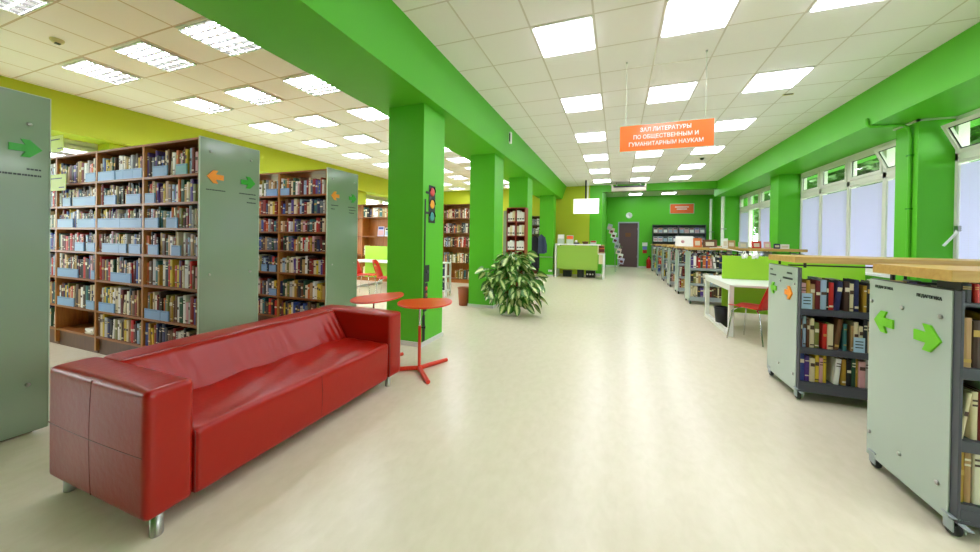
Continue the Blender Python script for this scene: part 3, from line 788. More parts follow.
def seat_disp(w, u):
    if u[2] < .9: return Vector((0, 0, 0))
    a = .005*math.exp(-((w.x+.02)/.18)**2)
    return Vector((0, 0, math.sin(w.y*19+2*math.sin(w.x*9))*a+math.sin(w.x*33+w.y*11)*.0022))
AX0, AX1 = -.43, .402
for s, nm in ((-1, 'near'), (1, 'far')):
    a, b = (-.924, -.742) if s < 0 else (.735, .91)
    mb = rbox(MB(), AX0, AX1, a, b, .092, .65, .027, (0, .006, .008, .008, 0, .010), None)
    mb.build('armrest', M['leather'], sofa)
rbox(MB(), AX0, -.215, -.742, .735, .085, .645, .03, (0, .0, 0, 0, 0, .008), None, back_disp).build('backrest', M['leather'], sofa)
rbox(MB(), -.20, AX1-.002, -.739, .732, .085, .405, .03, (0, .008, 0, 0, 0, .016), None, seat_disp).build('seat_cushion', M['leather'], sofa)
sm = mat('leather_seam', (112, 12, 8), .4)
q = MB()
for yy, sg in ((-.9305, 1), (.917, -1)):
    bul = lambda x, z: yy + sg*.0075*(1-(1-min(1, ((x+.02)/.42)**2))*(1-min(1, ((z-.37)/.28)**2)))
    q.tube([(-.02, bul(-.02, z), z) for z in [.11+.53*i/14 for i in range(15)]], .003, 6)
    q.tube([(x, bul(x, .37), .37) for x in [-.42+.80*i/14 for i in range(15)]], .003, 6)
q.tube([(.4015, 0.0, .115), (.4075, 0, .2), (.408, 0, .3), (.402, 0, .385)], .0022, 6)
for yy in (-.741, .734): q.tube([(.404, yy, .11), (.404, yy, .40)], .003, 6)
q.tube([(-.225, -.74, .646), (-.225, .733, .646)], .0025, 6)
q.build('seam', sm, sofa)
for x, y in ((.365, -.865), (-.372, -.865), (.345, .79), (-.372, .79)):
    MB().lathe([(.023, 0), (.024, .004), (.024, .10)], (x, y, 0), 20).build('leg', M['steel'], sofa)

# ------------------------------------------------------------------ red laptop tables
def lap_table(x, y, rz, zt, tilt, label, ctr):
    t = thing('laptop_table', label, 'side table', (x, y, 0), rz, group='red laptop tables')
    N = 44; poly = []
    for k in range(N):
        a = 2*PI*k/N; r = .262
        px, py = r*1.03*math.cos(a), r*1.2*math.sin(a)
        if py > .15: py = .15+(py-.15)*.3                     # flattened back edge
        poly.append((px+ctr[0], py+ctr[1]))
    Rt = Matrix.Translation((ctr[0], ctr[1], zt)) @ Matrix.Rotation(tilt, 4, 'Y') @ Matrix.Translation((-ctr[0], -ctr[1], -zt))
    MB().prism(poly, lambda u, v, k: Rt @ Vector((u, v, zt-.014+.014*k))).build('tabletop', M['redmetal'], t, bevel=.004)
    MB().tube([(0, 0, .03), (0, 0, .45)], .0155, 14).build('lower_post', M['redmetal'], t)
    MB().tube([(0, 0, .44), (0, 0, zt-.04)], .0105, 12).build('upper_post', M['chrome'], t)['label'] = 'chrome telescopic post'
    MB().tube([(.016, 0, .43), (.045, 0, .43)], .006, 8).lathe([(.014, 0), (.014, .012)], n=10, mtx=Matrix.Translation((.045, 0, .43)) @ Matrix.Rotation(PI/2, 4, 'Y')).build('clamp_knob', M['black'], t)
    Bk = Matrix.Translation((0, 0, 0))
    box(-.05, .13, -.03, .03, zt-.045, zt-.014).build('bracket', M['black'], t, bevel=.004)
    for a, L in ((68-math.degrees(rz), .36), (-45-math.degrees(rz), .355), (208-math.degrees(rz), .30)):
        R = Matrix.Rotation(math.radians(a), 4, 'Z')
        f = MB(); pts = [R @ Vector((d, 0, zz)) for d, zz in ((0, .027), (L*.5, .024), (L, .019))]
        f.tube(pts, [.022, .0215, .0195], 12); f.build('foot', M['redmetal'], t)
    return t
lap_table(-1.84, 2.985, math.radians(30), .688, math.radians(-1), 'red laptop table on a three-legged base in front of the green column', (.05, .0))
lap_table(-2.38, 2.96, math.radians(36), .70, math.radians(-5), 'red laptop table tilted behind the sofa arm, left of the other', (.035, .02))

# ------------------------------------------------------------------ traffic light decal on the first column
t = thing('traffic_light', 'tall traffic light figure mounted on the first green column', 'traffic light', (-2.213, 3.692, 0))
def plate(name, y0, y1, z0, z1, m, th=.006, par=t, bevel=.006):
    return box(0, th, y0-3.8, y1-3.8, z0, z1).build(name, m, par, bevel=bevel, seg=2)
plate('pole', 3.772, 3.798, .06, 1.80, M['dark'], bevel=.001)
plate('pole_base', 3.752, 3.812, .06, .38, M['dark'])
h = plate('signal_head', 3.868, 4.025, 1.515, 1.985, M['dark'])
for z, m, l in ((1.905, 'lampr', 'red'), (1.75, 'lampy', 'amber'), (1.595, 'lampg', 'teal')):
    MB().lathe([(.055, 0), (.055, .003), (.03, .006)], n=24, mtx=Matrix.Translation((.006, 3.946-3.8, z)) @ Matrix.Rotation(PI/2, 4, 'Y')).build('signal_lamp', M[m], h)['label'] = '%s signal lamp' % l
    q = MB(); q.add([(.006, 3.946-3.8+.066*math.cos(a), z+.066*math.sin(a)) for a in [PI*k/10 for k in range(11)]]+[(.02, 3.946-3.8+.066*math.cos(a), z+.066*math.sin(a)) for a in [PI*k/10 for k in range(11)]], [(k, k+1, 12+k, 11+k) for k in range(10)])
    q.build('visor', M['black'], h)
for z in (1.62, 1.87): box(0, .005, 3.796-3.8, 3.87-3.8, z, z+.03).build('arm', M['dark'], t)
g = plate('lower_signal', 3.80, 3.90, .78, .99, M['dark'])
g2_ = plate('lower_signal', 3.79, 3.862, .54, .77, M['dark'])
for z, m in ((.905, 'dark'), (.70, 'lampr'), (.62, 'terracotta')):
    MB().lathe([(.026, 0), (.026, .003)], n=16, mtx=Matrix.Translation((.006, .03 if z < .8 else .05, z)) @ Matrix.Rotation(PI/2, 4, 'Y')).build('small_lamp', M[m], g2_ if z < .8 else g)
plate('lower_signal', 3.765, 3.845, .42, .52, M['dark'])

# ------------------------------------------------------------------ plant
pl = thing('potted_plant', 'bushy variegated dumb cane plant in a brown pot beside the second green column', 'potted plant', (-1.78, 5.84, 0))
MB().lathe([(.15, 0), (.17, .02), (.17, .06), (.06, .09), (.05, .34), (.13, .37), (.15, .38)], n=24).build('pot_stand', M['white'], pl)
p_ = MB().lathe([(.12, .38), (.17, .62), (.185, .63), (.185, .67), (.165, .67), (.15, .64)], n=28).build('pot', M['terracotta'], pl)
MB().lathe([(.158, .64), (.05, .65)], n=20).build('soil', mat('soil', (52, 38, 28), .9), pl)
r3 = random.Random(8)
stems = MB(); leaves = MB()
def leaf(base, dirv, L, W, droop, roll):
    d = Vector(dirv).normalized(); side = d.cross(Vector((0, 0, 1)))
    if side.length < .1: side = Vector((1, 0, 0))
    side.normalize(); up = side.cross(d).normalized()
    R = Matrix.Rotation(roll, 3, d); side = R @ side; up = R @ up
    if (base[0]+d.x*L < -.36 or base[0] < -.36) and max(base[1], base[1]+d.y*L) > .24: return
    n = 7; vs = []; uv = []; p = Vector(base); dd = d.copy()
    for i in range(n+1):
        t = i/n; w = W*(math.sin(PI*t**.85))**.7*.5 if 0 < i < n else .002
        sag = Vector((0, 0, -droop*t*t*L))
        q = p+d*L*t+sag
        for k, (su, lift) in enumerate(((-1, .18), (-.5, .07), (0, 0), (.5, .07), (1, .18))):
            vs.append(q+side*w*su+up*lift*w); uv.append((.5+.5*su*(1 if 0 < i < n else .9), t))
    fs = [(i*5+k, i*5+k+1, (i+1)*5+k+1, (i+1)*5+k) for i in range(n) for k in range(4)]
    leaves.add(vs, fs, 0, True, uv)
for k in range(26):
    a = r3.uniform(0, 2*PI); R_ = r3.uniform(.12, .46); zt = r3.uniform(.35, 1.02) * (1 - .35*(R_/.46)) + .1
    if k < 9: R_ = r3.uniform(.02, .22); zt = r3.uniform(.92, 1.16)
    cx_, cy_ = .06+math.cos(a)*R_*1.15, math.sin(a)*R_*.7
    if cx_ < -.34 and cy_ > .2: cy_ = .15
    b0 = Vector((math.cos(a)*.07, math.sin(a)*.07, .64)); tip = Vector((cx_, cy_, zt))
    mid = (b0+tip)/2+Vector((math.cos(a)*.05, math.sin(a)*.05, .16))
    pts = [b0*(1-t)**2+mid*2*t*(1-t)+tip*t*t for t in [i/6 for i in range(7)]]
    stems.tube(pts, [.012-.001*i for i in range(7)], 7)
    for j in range(6):
        aa = a+r3.uniform(-1.9, 1.9); q = pts[r3.randrange(3, 7)]
        el = r3.uniform(-1.0, .25)
        st = q+Vector((math.cos(aa), math.sin(aa), el*.8+.15))*r3.uniform(.05, .11)
        stems.tube([q, st], .005, 5, cap=False)
        leaf(st, (math.cos(aa), math.sin(aa), el), r3.uniform(.17, .23), r3.uniform(.145, .19), r3.uniform(.1, .4), r3.uniform(-1.15, 1.15))
# low hanging skirt of leaves
for k in range(78):
    a = r3.uniform(0, 2*PI); R_ = r3.uniform(.12, .44)
    q = Vector((.06+math.cos(a)*R_*1.15, math.sin(a)*R_*.7, r3.uniform(.16, .62)))
    if q.x < -.34 and q.y > .2: q.y = .12
    b0 = Vector((math.cos(a)*.14, math.sin(a)*.14, .66)); mid = (b0+q)/2+Vector((math.cos(a)*.1, math.sin(a)*.1, .12))
    stems.tube([b0*(1-t)**2+mid*2*t*(1-t)+q*t*t for t in [i/5 for i in range(6)]], .005, 5)
    leaf(q, (math.cos(a)*.6, math.sin(a)*.6, r3.uniform(-1.1, -.35)), r3.uniform(.16, .22), r3.uniform(.135, .175), r3.uniform(.05, .3), r3.uniform(-1.1, 1.1))
stems.build('stems', M['stem'], pl)
leaves.build('foliage', M['leaf'], pl, fix=False)

# ------------------------------------------------------------------ desks, chairs, bins, lamps
def chair(x, y, rz, label, group='red shell chairs with metal legs'):
    t = thing('shell_chair', label, 'chair', (x, y, 0), rz, group=group)
    # seat faces +Y, backrest at -Y
    def shell(rows_, cols, f, hole=None):
        vs = []; fs = []
        for i in range(rows_+1):
            for j in range(cols+1): vs.append(f(i/rows_, 2*j/cols-1))
        for i in range(rows_):
            for j in range(cols):
                if hole and hole(i, j): continue
                fs.append((i*(cols+1)+j, i*(cols+1)+j+1, (i+1)*(cols+1)+j+1, (i+1)*(cols+1)+j))
        return MB().add(vs, fs, 0, True)
    def seat(a, u):
        yy = .22-.42*a; w = .20*(1-.25*(1-a)**4)*(1-.0*a)
        return Vector((u*w, yy, .455+.02*u*u-.03*max(0, (a-.0))*.6-.03*max(0, .25-a)*4*.4+.05*max(0, a-.85)/.15*.4))
    def back(a, u):
        w = .20*(1-.12*a)*(1 if a < .7 else math.sqrt(max(.0, 1-((a-.7)/.33)**2))*.85+.15)
        return Vector((u*w, -.205-.10*a-.03*a*a+.035*u*u, .465+.375*a))
    for nm, q in (('seat', shell(10, 10, seat)), ('backrest', shell(14, 12, back, lambda i, j: 9 <= i <= 10 and 4 <= j <= 7))):
        o = q.build(nm, M['redshell'], t, fix=False); sd = o.modifiers.new('s', 'SOLIDIFY'); sd.thickness = .011; sd.offset = 0
    for sx in (-1, 1):
        MB().tube([(sx*.12, .12, .435), (sx*.165, .16, .39), (sx*.20, .20, .0)], .0095, 10).build('leg', M['chrome'], t)
        MB().tube([(sx*.12, -.12, .43), (sx*.165, -.17, .39), (sx*.205, -.235, .0)], .0095, 10).build('leg', M['chrome'], t)
    MB().tube([(-.12, .12, .432), (.12, .12, .432)], .009, 8).tube([(-.12, -.12, .43), (.12, -.12, .43)], .009, 8).build('under_frame', M['chrome'], t)
    return t
def loop_leg(par, x, y0, y1, zt):
    w = .058
    MB().box(x, x+w, y0, y0+w, 0, zt).box(x, x+w, y1-w, y1, 0, zt).box(x, x+w, y0+w, y1-w, 0, w).box(x, x+w, y0+w, y1-w, zt-w, zt).build('leg_frame', M['white'], par, bevel=.003)
dk = thing('desk', 'long white reading desk with lime screen, behind the second grey cart', 'desk', (1.475, 5.68, 0))
box(0, 1.95, 0, 1.48, .705, .735).build('desktop', M['white'], dk, bevel=.003)
loop_leg(dk, .005, .03, 1.45, .704); loop_leg(dk, 1.88, .03, 1.45, .704)
box(.06, 1.89, .89, .97, .65, .70).build('rail', M['white'], dk)
MB().box(.13, 1.90, .905, .93, .20, .648).box(.13, 1.90, .905, .93, .737, 1.112).build('lime_screen', M['lime'], dk, bevel=.003)['label'] = 'lime green dividing screen'
chair(1.725, 5.63, math.radians(46), 'red shell chair at the white desk behind the second grey cart')
def bin_(x, y, r0, r1, h, m, label):
    t = thing('waste_bin', label, 'waste bin', (x, y, 0))
    MB().lathe([(r0, 0), (r1, h), (r1-.006, h), (r0-.006, .008)], n=24).build('bin_body', M[m], t)
    MB().lathe([(r1+.004, h-.02), (r1+.004, h), (r1-.01, h)], n=24, cap=False).build('rim', M[m], t)
bin_(1.58, 6.42, .09, .12, .30, 'black', 'black waste bin standing under the right-hand white desk')
bin_(-2.86, 6.28, .10, .13, .355, 'terracotta', 'brown waste bin at the left foot of the second green column')
def lamp(x, y, z, dx, label, lean):
    t = thing('clip_lamp', label, 'lamp', (x, y, z), group='white clip lamps on the lime desk screen')
    MB().box(-.02, .02, -.03, .03, -.045, .02).build('clip', M['white'], t, bevel=.004)
    MB().tube([(0, 0, .02), (lean*.4, -.02, .07), (lean, -.06, .075), (lean, -.075, .03)], .007, 8).build('arm', M['white'], t)
    R = Matrix.Translation((lean, -.075, -.01)) @ Matrix.Scale(.8, 4) @ Matrix.Rotation(.35*(1 if lean > 0 else -1), 4, 'Y')
    MB().lathe([(.02, .06), (.034, .045), (.04, -.02), (.034, -.025)], n=16, mtx=R).build('lamp_head', M['white'], t)
lamp(1.885, 6.6, 1.114, 0, 'white clip lamp on the lime screen, left one', .012)
lamp(2.02, 6.6, 1.114, 0, 'white clip lamp on the lime screen, right one', .02)
t = thing('lamp_cord', 'thin white cord rising left from the left clip lamp to the far cart top', 'cord', (1.87, 6.6, 1.18))
MB().tube([(0, 0, .0), (-.05, .35, .02), (-.08, .9, .05), (-.12, 1.5, .03)], .006, 6).build('cord_run', M['white'], t)

dl = thing('desk', 'long white desk with lime screen seen left of the first green column', 'desk', (-6.45, 6.92, 0))
box(0, 2.0, 0, 1.4, .705, .735).build('desktop', M['white'], dl, bevel=.003)
loop_leg(dl, .005, .02, 1.38, .704); loop_leg(dl, 1.93, .02, 1.38, .704)
MB().box(.02, 1.92, .69, .715, .25, .704).box(.02, 1.92, .69, .715, .737, 1.09).build('lime_screen', M['lime'], dl, bevel=.003)['label'] = 'lime green dividing screen'
chair(-5.48, 6.5, math.radians(-75), 'red shell chair left of the other at the left-hand white desk')
chair(-4.66, 6.25, math.radians(-70), 'red shell chair nearer the first green column at the left-hand desk')

tw = thing('shelf_trolley', 'white open shelf frame just right of the first green column', 'trolley', (-4.1, 6.97, 0))
for x in (0, .44):
    for y in (0, .2): box(x, x+.04, y, y+.04, 0, .75).build('post', M['white'], tw)
for z in (.12, .44, .75): box(0, .48, 0, .24, z, z+.025).build('shelf', M['white'], tw)
put_stuff(fill(-4.05, -3.67, .2, .27, d=.14, bias=lambda r: r.choice((7, 8, 3, 11))), 7.0, .145)
put_stuff(fill(-4.05, -3.67, .2, .27, d=.14, bias=lambda r: r.choice((7, 8, 3, 11))), 7.0, .465)

# ------------------------------------------------------------------ bookcases further back
SB = BZ
t = bookcase(-6.25, -5.0, 9.36, 'brown bookcase beyond the first column, left one of the pair', 'brown bookcases behind the columns', zs=[1.94, 1.5, 1.075, .6, .12], top=2.36, depth=.32, mats=('wood', 'orwood', 'orwood'))
t = bookcase(-4.998, -3.72, 9.36, 'brown bookcase filling the gap between the first two green columns', 'brown bookcases behind the columns', zs=[1.94, 1.5, 1.075, .6, .12], top=2.36, depth=.32, mats=('wood', 'orwood', 'orwood'))
for x0 in (-6.25, -4.998):
    for z in (1.94, 1.5, 1.075, .6): put_stuff(fill(x0+.02, x0+1.24, .22, .31, d=.2, stop=.98), 9.40, z)
    put_stuff(fill(x0+.4, x0+1.0, .2, .3, d=.2, leanp=.4, bias=pale), 9.40, .12)
t = bookcase(-7.4, -6.35, 8.6, 'open brown bookcase behind the left-hand desk, magazines facing out', 'brown bookcases behind the desk', zs=[1.94, 1.36, .78, .12], top=2.33, depth=.32, mats=('wood', 'orwood', 'orwood'))
t = bookcase(-6.348, -5.3, 8.6, 'open brown bookcase behind the left-hand desk, partly hidden by the first column', 'brown bookcases behind the desk', zs=[1.94, 1.36, .78, .12], top=2.33, depth=.32, mats=('wood', 'orwood', 'orwood'))
bookcase(-8.3, -7.402, 8.6, 'open brown bookcase by the left windows, leftmost of the three behind the desk', 'brown bookcases behind the desk', zs=[1.94, 1.36, .78, .12], top=2.33, depth=.32, mats=('wood', 'orwood', 'orwood'))
for x0 in (-7.4, -6.348):
    put_stuff(fill(x0+.02, x0+1.03, .24, .31, d=.2, stop=.97, wmin=.05, wmax=.1), 8.64, 1.94)
    put_stuff(fill(x0+.02, x0+1.03, .2, .3, d=.2, leanp=.3, bias=pale), 8.64, .78)
    put_stuff(fill(x0+.02, x0+1.03, .25, .31, d=.2, bias=pale), 8.64, .12)
def magazine(x, y, z, w, h, tilt, m, label, rz=0, group='magazines facing out', pics=(6, 12, 21, 22, 23, 13)):
    t = tag(box(-w/2, w/2, -.004, .004, 0, h).build('magazine', M[m] if isinstance(m, str) else m, bevel=.001), label, 'magazine', group)
    t.location = (x, y, z); t.rotation_euler = (tilt, 0, rz)
    box(-w*.4, w*.4, -.005, -.004, h*.72, h*.92).build('masthead', M['ink'] if rng.random() < .4 else BM[rng.choice((1, 4, 19, 20))], t)
    box(-w*.4, w*.4, -.005, -.004, h*.1, h*.6).build('cover_picture', BM[rng.choice(pics)], t)
mg = [mat('cover_lilac', (190, 180, 214), .4), mat('cover_white', (232, 230, 228), .4), mat('cover_pinkish', (222, 190, 186), .4), mat('cover_grey', (168, 168, 176), .4)]
magazine(-6.75, 8.66, 1.362, .22, .30, -.12, mg[0], 'lilac magazine facing out on the brown bookcase behind the left desk')
magazine(-6.5, 8.66, 1.362, .2, .26, -.12, mg[1], 'white magazine facing out beside the lilac magazine behind the left desk')
# mahogany case in front of the third column
t = bookcase(-2.66, -2.175, 8.38, 'narrow mahogany bookcase with white binders in front of the third column', 'mahogany bookcases', zs=[1.78, 1.42, 1.06, .70, .34, .06], top=2.13, depth=.3, mats=('redwood', 'redwood', 'redwood'))
box(-.012, .012, .0, .29, .06, 2.11).build('divider', M['redwood'], t)
box(-.33, -.245, .0, .3, 0, 2.05).build('side_cover', mat('grey_green', (128, 138, 112), .5), t)
for k, z in enumerate((1.78, 1.42, 1.06, .70)):
    for s, x0, x1 in (('left', -2.64, -2.45), ('right', -2.40, -2.20)):
        xx = x0
        for j in range(3):
            w = (x1-x0)/3.1
            o = tag(box(0, w-.004, 0, .22, 0, rng.uniform(.2, .29)).build('binder', M['paper'] if rng.random() < .7 else M['cream']), 'pale binder, %s of three in the %s column, %s of the narrow mahogany bookcase' % (ORD[j+1], s, shn[k]), 'binder', 'binders in the mahogany bookcase')
            o.location = (xx, 8.42, z+.001); xx += w
            box(.008, w-.012, -.001, 0, .05, .08).build('spine_label', M['ink'], o)
# shelf seen between third and fourth columns
t = bookcase(-3.35, -2.45, 13.3, 'dark bookcase against the olive wall between the rear columns', 'rear wall bookcase', zs=[1.9, 1.55, 1.2, .8, .4, .1], top=2.25, depth=.3, mats=('woodd', 'woodd', 'woodd'))
for z in (1.9, 1.55, 1.2): put_stuff(fill(-3.33, -2.47, .2, .28, d=.2, bias=lambda r: r.choice((6, 7, 23, 8, 11))), 13.34, z)

# ------------------------------------------------------------------ coats, barrier
cs = thing('coat_stand', 'dark coat stand between the third and fourth green columns', 'coat stand', (-2.62, 12.0, 0))
MB().lathe([(.2, 0), (.2, .02), (.03, .04)], n=20).build('base', M['black'], cs)
MB().tube([(0, 0, .03), (0, 0, 1.52)], .016, 10).build('pole', M['black'], cs)
for a in (0, 90, 180, 270):
    c_, s_ = math.cos(math.radians(a)), math.sin(math.radians(a))
    MB().tube([(0, 0, 1.46), (c_*.08, s_*.08, 1.47), (c_*.12, s_*.12, 1.53)], .009, 8).build('hook', M['black'], cs)
def garment(x, y, z0, z1, w, d, m, label, sl, name, seed):
    t = thing(name, label, 'coat', (x, y, 0)); rr = random.Random(seed); N = 22; vs = []; fs = []; K = 12
    ph = rr.uniform(0, 6)
    for i in range(K+1):
        a = i/K; z = z1-(z1-z0)*a; ww = w*(.22+.78*min(1, a/.14)**.6)*(1+.12*a); dd = d*(.45+.55*min(1, a/.2))
        for k in range(N):
            th = 2*PI*k/N; fold = 1+.10*a*math.sin(5*th+ph)
            vs.append((ww*math.cos(th)*fold, dd*math.sin(th)*fold, z+.01*math.sin(3*th)*a))
    fs = [(i*N+k, i*N+(k+1) % N, (i+1)*N+(k+1) % N, (i+1)*N+k) for i in range(K) for k in range(N)]+[tuple(range(N))[::-1], tuple(range(K*N, K*N+N))]
    MB().add(vs, fs, 0, True).build('coat_body', M[m], t)
    for s in sl: MB().tube([(s*w*.7, 0, z1-.08), (s*w*1.25, -.02, z1-.35), (s*w*1.35, -.03, z1-.62)], [.055, .06, .05], 12).build('sleeve', M[m], t)
    MB().tube([(-w*.25, -d*.3, z1), (0, -d*.55, z1-.05), (w*.25, -d*.3, z1)], .02, 8).build('collar', M[m], t)
garment(-2.72, 11.86, .34, 1.46, .15, .10, 'coat', 'long black coat hanging on the coat stand between the rear columns', (-1,), 'coat', 3)
garment(-2.48, 11.83, .86, 1.50, .11, .09, 'jacket', 'slate blue jacket hanging in front of the black coat', (1,), 'jacket', 4)
t = thing('barrier_rail', 'thin grey horizontal rail between the fourth column and the lime counter', 'rail', (-2.6, 12.35, 0))
MB().tube([(-.42, 0, .71), (.44, 0, .71)], .014, 8).build('rail_bar', M['steel'], t)
MB().tube([(-.4, 0, 0), (-.4, 0, .70)], .014, 8).build('rail_post', M['steel'], t)

# ------------------------------------------------------------------ reception counter
ct = thing('reception_counter', 'white reception counter with a lime green front panel', 'counter', (-2.11, 12.42, 0))
MB().box(0, 1.55, 0, .34, 1.155, 1.20).box(0, .055, 0, .7, 0, 1.155).build('white_frame', M['white'], ct, bevel=.004)
box(.075, 1.475, .01, .03, .30, 1.135).build('front_panel', M['counter'], ct, bevel=.003)['label'] = 'lime green front panel'
MB().box(.055, 1.69, .12, .75, .84, .88).box(1.635, 1.69, .02, .75, 0, .84).build('desk_frame', M['white'], ct, bevel=.004)
box(1.50, 1.635, .05, .07, .52, .84).build('side_panel', M['cream'], ct)
box(1.46, 1.48, .0, .34, .88, 1.155).build('end_support', M['cream'], ct)
for x in (.2, .72, 1.28): MB().box(x-.02, x+.02, .0, .03, 1.135, 1.155).build('spacer', M['black'], ct)
def crate(x, y, w, d, h, m, label, z=0, name='box', cat='box', lid=True):
    t = tag(box(-w/2, w/2, -d/2, d/2, 0, h).build(name, m, bevel=.006), label, cat); t.location = (x, y, z)
    if lid: box(-w/2-.004, w/2+.004, -d/2-.004, d/2+.004, h-.03, h+.004).build('lid', m, t, bevel=.004)
    return t
crate(-1.72, 12.95, .3, .3, .22, M['black'], 'black box on the floor under the left of the reception counter')
crate(-1.25, 12.95, .22, .3, .26, M['dark'], 'dark crate under the middle of the reception counter')
o = crate(-.9, 12.95, .32, .3, .24, M['black'], 'black box with white marks under the right of the counter')
for k in range(3): MB().lathe([(.03, -.003), (.03, 0)], n=12, mtx=Matrix.Translation((-.1+.09*k, -.151, .12)) @ Matrix.Rotation(PI/2, 4, 'X')).build('white_mark', M['white'], o)
# things on the counter
def holder(x, y, w, h, m, label, z=1.20, n=4):
    t = thing('brochure_holder', label, 'brochure holder', (x, y, z))
    MB().box(-w/2, w/2, .0, .09, 0, .01).box(-w/2, w/2, .082, .09, .01, h).box(-w/2, w/2, 0, .008, .01, h*.55).build('holder', M['edge'], t)
    for k in range(n): box(-w/2+.012, w/2-.012, .012+.016*k, .024+.016*k, .01, h*(.92+.02*k)).build('brochure', M[m] if k < 2 else M['paper'], t)
holder(-1.92, 12.5, .23, .33, 'paper', 'white brochure holder at the left end of the lime counter')
holder(-1.60, 12.5, .24, .30, 'orange2', 'orange brochure holder next to the white one on the lime counter')
t = thing('tape_dispenser', 'black desk tape dispenser beside the orange brochures on the lime counter', 'tape dispenser', (-1.37, 12.55, 1.2))
MB().box(-.1, .1, -.04, .04, 0, .05).build('body', M['black'], t, bevel=.01)
MB().lathe([(.05, -.02), (.05, .02)], n=18, mtx=Matrix.Translation((-.02, 0, .085)) @ Matrix.Rotation(PI/2, 4, 'X')).build('tape_roll', M['paper'], t)
t = thing('basket', 'low brown basket on the middle of the lime counter', 'basket', (-1.07, 12.55, 1.2))
MB().lathe([(.08, 0), (.12, .09), (.11, .09), (.075, .01)], n=22).build('basket_bowl', M['woodd'], t)
t = MB().lathe([(.0, .10), (.07, .085), (.09, .05)], n=16, cap=False).build('basket_contents', M['woodd'], t)
holder(-.80, 12.52, .2, .12, 'extred', 'low red and white leaflet holder near the right end of the counter')
t = thing('folder_stack', 'stack of brown and orange folders on the lower desk right of the counter', 'folders', (-.525, 12.8, .8815))
for k in range(6): box(-.09, .09, -.13, .13, .05*k, .05*k+.045, mtx=Matrix.Rotation(rng.uniform(-.06, .06), 4, 'Z')).build('folder', BM[rng.choice((13, 20, 0, 12))], t)

# ------------------------------------------------------------------ hanging things
bn = thing('hanging_banner', 'orange hanging banner with three lines of white lettering over the hall', 'banner', (.488, 4.4, 0))
bz0, bz1, bw = 2.382, 2.682, .483
M['orange_g'] = mat('orange_acrylic', (244, 120, 48), .25, coat=.4)
box(-bw, bw, -.006, .006, bz0, bz1).build('banner_panel', M['orange_g'], bn, bevel=.002)
e = MB().box(-bw-.006, bw+.006, -.008, .008, bz0-.008, bz0).box(-bw-.006, bw+.006, -.008, .008, bz1, bz1+.008).box(-bw-.006, -bw, -.008, .008, bz0, bz1).box(bw, bw+.006, -.008, .008, bz0, bz1)
e.build('banner_edge', M['edge'], bn)
for i, l in enumerate(('ЗАЛ ЛИТЕРАТУРЫ', 'ПО ОБЩЕСТВЕННЫМ И', 'ГУМАНИТАРНЫМ НАУКАМ')):
    text_mesh('lettering', l, .063, M['paper'], bn, face_negY(.0, -.0072, 2.62-.082*i) @ Matrix.Scale(.92, 4, (1, 0, 0)), bold=.0012)
for x in (-.42, .40):
    MB().tube([(x, 0, bz1), (x, 0, CZ)], .0022, 6).build('hanging_wire', M['edge'], bn)
    MB().lathe([(.012, CZ-.012), (.012, CZ-.001)], (x, 0, 0), 10).build('ceiling_hook', M['steel'], bn)
tv = thing('hanging_screen', 'glowing white screen hung from the ceiling above the reception counter', 'screen', (-1.06, 12.5, 0))
box(-.435, .435, 0, .07, 2.265, 2.79).build('screen_case', M['white'], tv, bevel=.008)
box(-.425, .425, -.004, 0, 2.275, 2.78).build('screen_face', M['screen'], tv)
for z, w in ((2.66, .12), (2.61, .16), (2.55, .1), (2.50, .14)): box(-w, w, -.006, -.0045, z, z+.022).build('screen_line', M['screentext'], tv)
MB().tube([(-.02, .035, 2.79), (-.02, .035, CZ)], .028, 10).build('ceiling_pole', M['black'], tv)
MB().tube([(.05, .035, 2.79), (.05, .035, CZ)], .016, 10).build('cable_pipe', M['white'], tv)
ac = thing('air_conditioner', 'cream under-ceiling air conditioner in front of the far green header', 'air conditioner', (.33, 13.0, -.07))
MB().prism([(0, 3.15), (.06, 3.13), (.62, 3.24), (.62, 3.42), (.0, 3.33)], lambda u, v, k: Vector((-.55+1.1*k, u, v))).build('body', M['acwhite'], ac, bevel=.01)
box(-.50, .50, -.012, .0, 3.285, 3.335).build('outlet_slot', M['black'], ac)
for s in (-1, 1): box(s*.553-.012, s*.553+.012, -.01, .62, 3.14, 3.42).build('side_cap', M['acwhite'], ac, bevel=.006)
for x in (-.4, .4): MB().tube([(x, .3, 3.36), (x, .3, CZ+.07)], .012, 8).build('hanger', M['steel'], ac)
sd = thing('smoke_detector', 'yellowed round smoke detector on the ceiling over the bookcases', 'smoke detector', (-5.80, 1.9, CZ))
MB().lathe([(.055, 0), (.055, -.012), (.045, -.03), (.03, -.042), (.0, -.044)], n=22, cap=False).build('housing', M['cream'], sd)
MB().box(-.012, .03, -.02, .02, -.05, -.042).build('sensor', M['dark'], sd)
dc = thing('dome_camera', 'small dark dome camera on the hall ceiling beyond the orange banner', 'camera', (1.93, 9.87, CZ))
MB().lathe([(.065, 0), (.065, -.025)], n=20).build('base_ring', M['white'], dc)
MB().lathe([(.05, -.025), (.044, -.05), (.025, -.07), (0, -.075)], n=20, cap=False).build('dome', M['black'], dc)
sp = thing('ceiling_sprinkler', 'small pale rectangular sensor on the hall ceiling right of the banner', 'sensor', (2.23, 6.05, CZ))
box(-.06, .06, -.012, .012, -.018, 0).build('sensor_body', M['cream'], sp); box(-.05, .05, -.014, -.012, -.014, -.005).build('slot', M['dark'], sp)
spk = thing('wall_speaker', 'small white wall speaker high on the green beam above the second column', 'speaker', (-1.91, 6.1, 3.2))
box(0, .045, -.035, .035, -.11, .10).build('case', M['white'], spk, bevel=.012)
box(.01, .03, -.037, -.035, -.08, .07).build('grille', M['black'], spk)
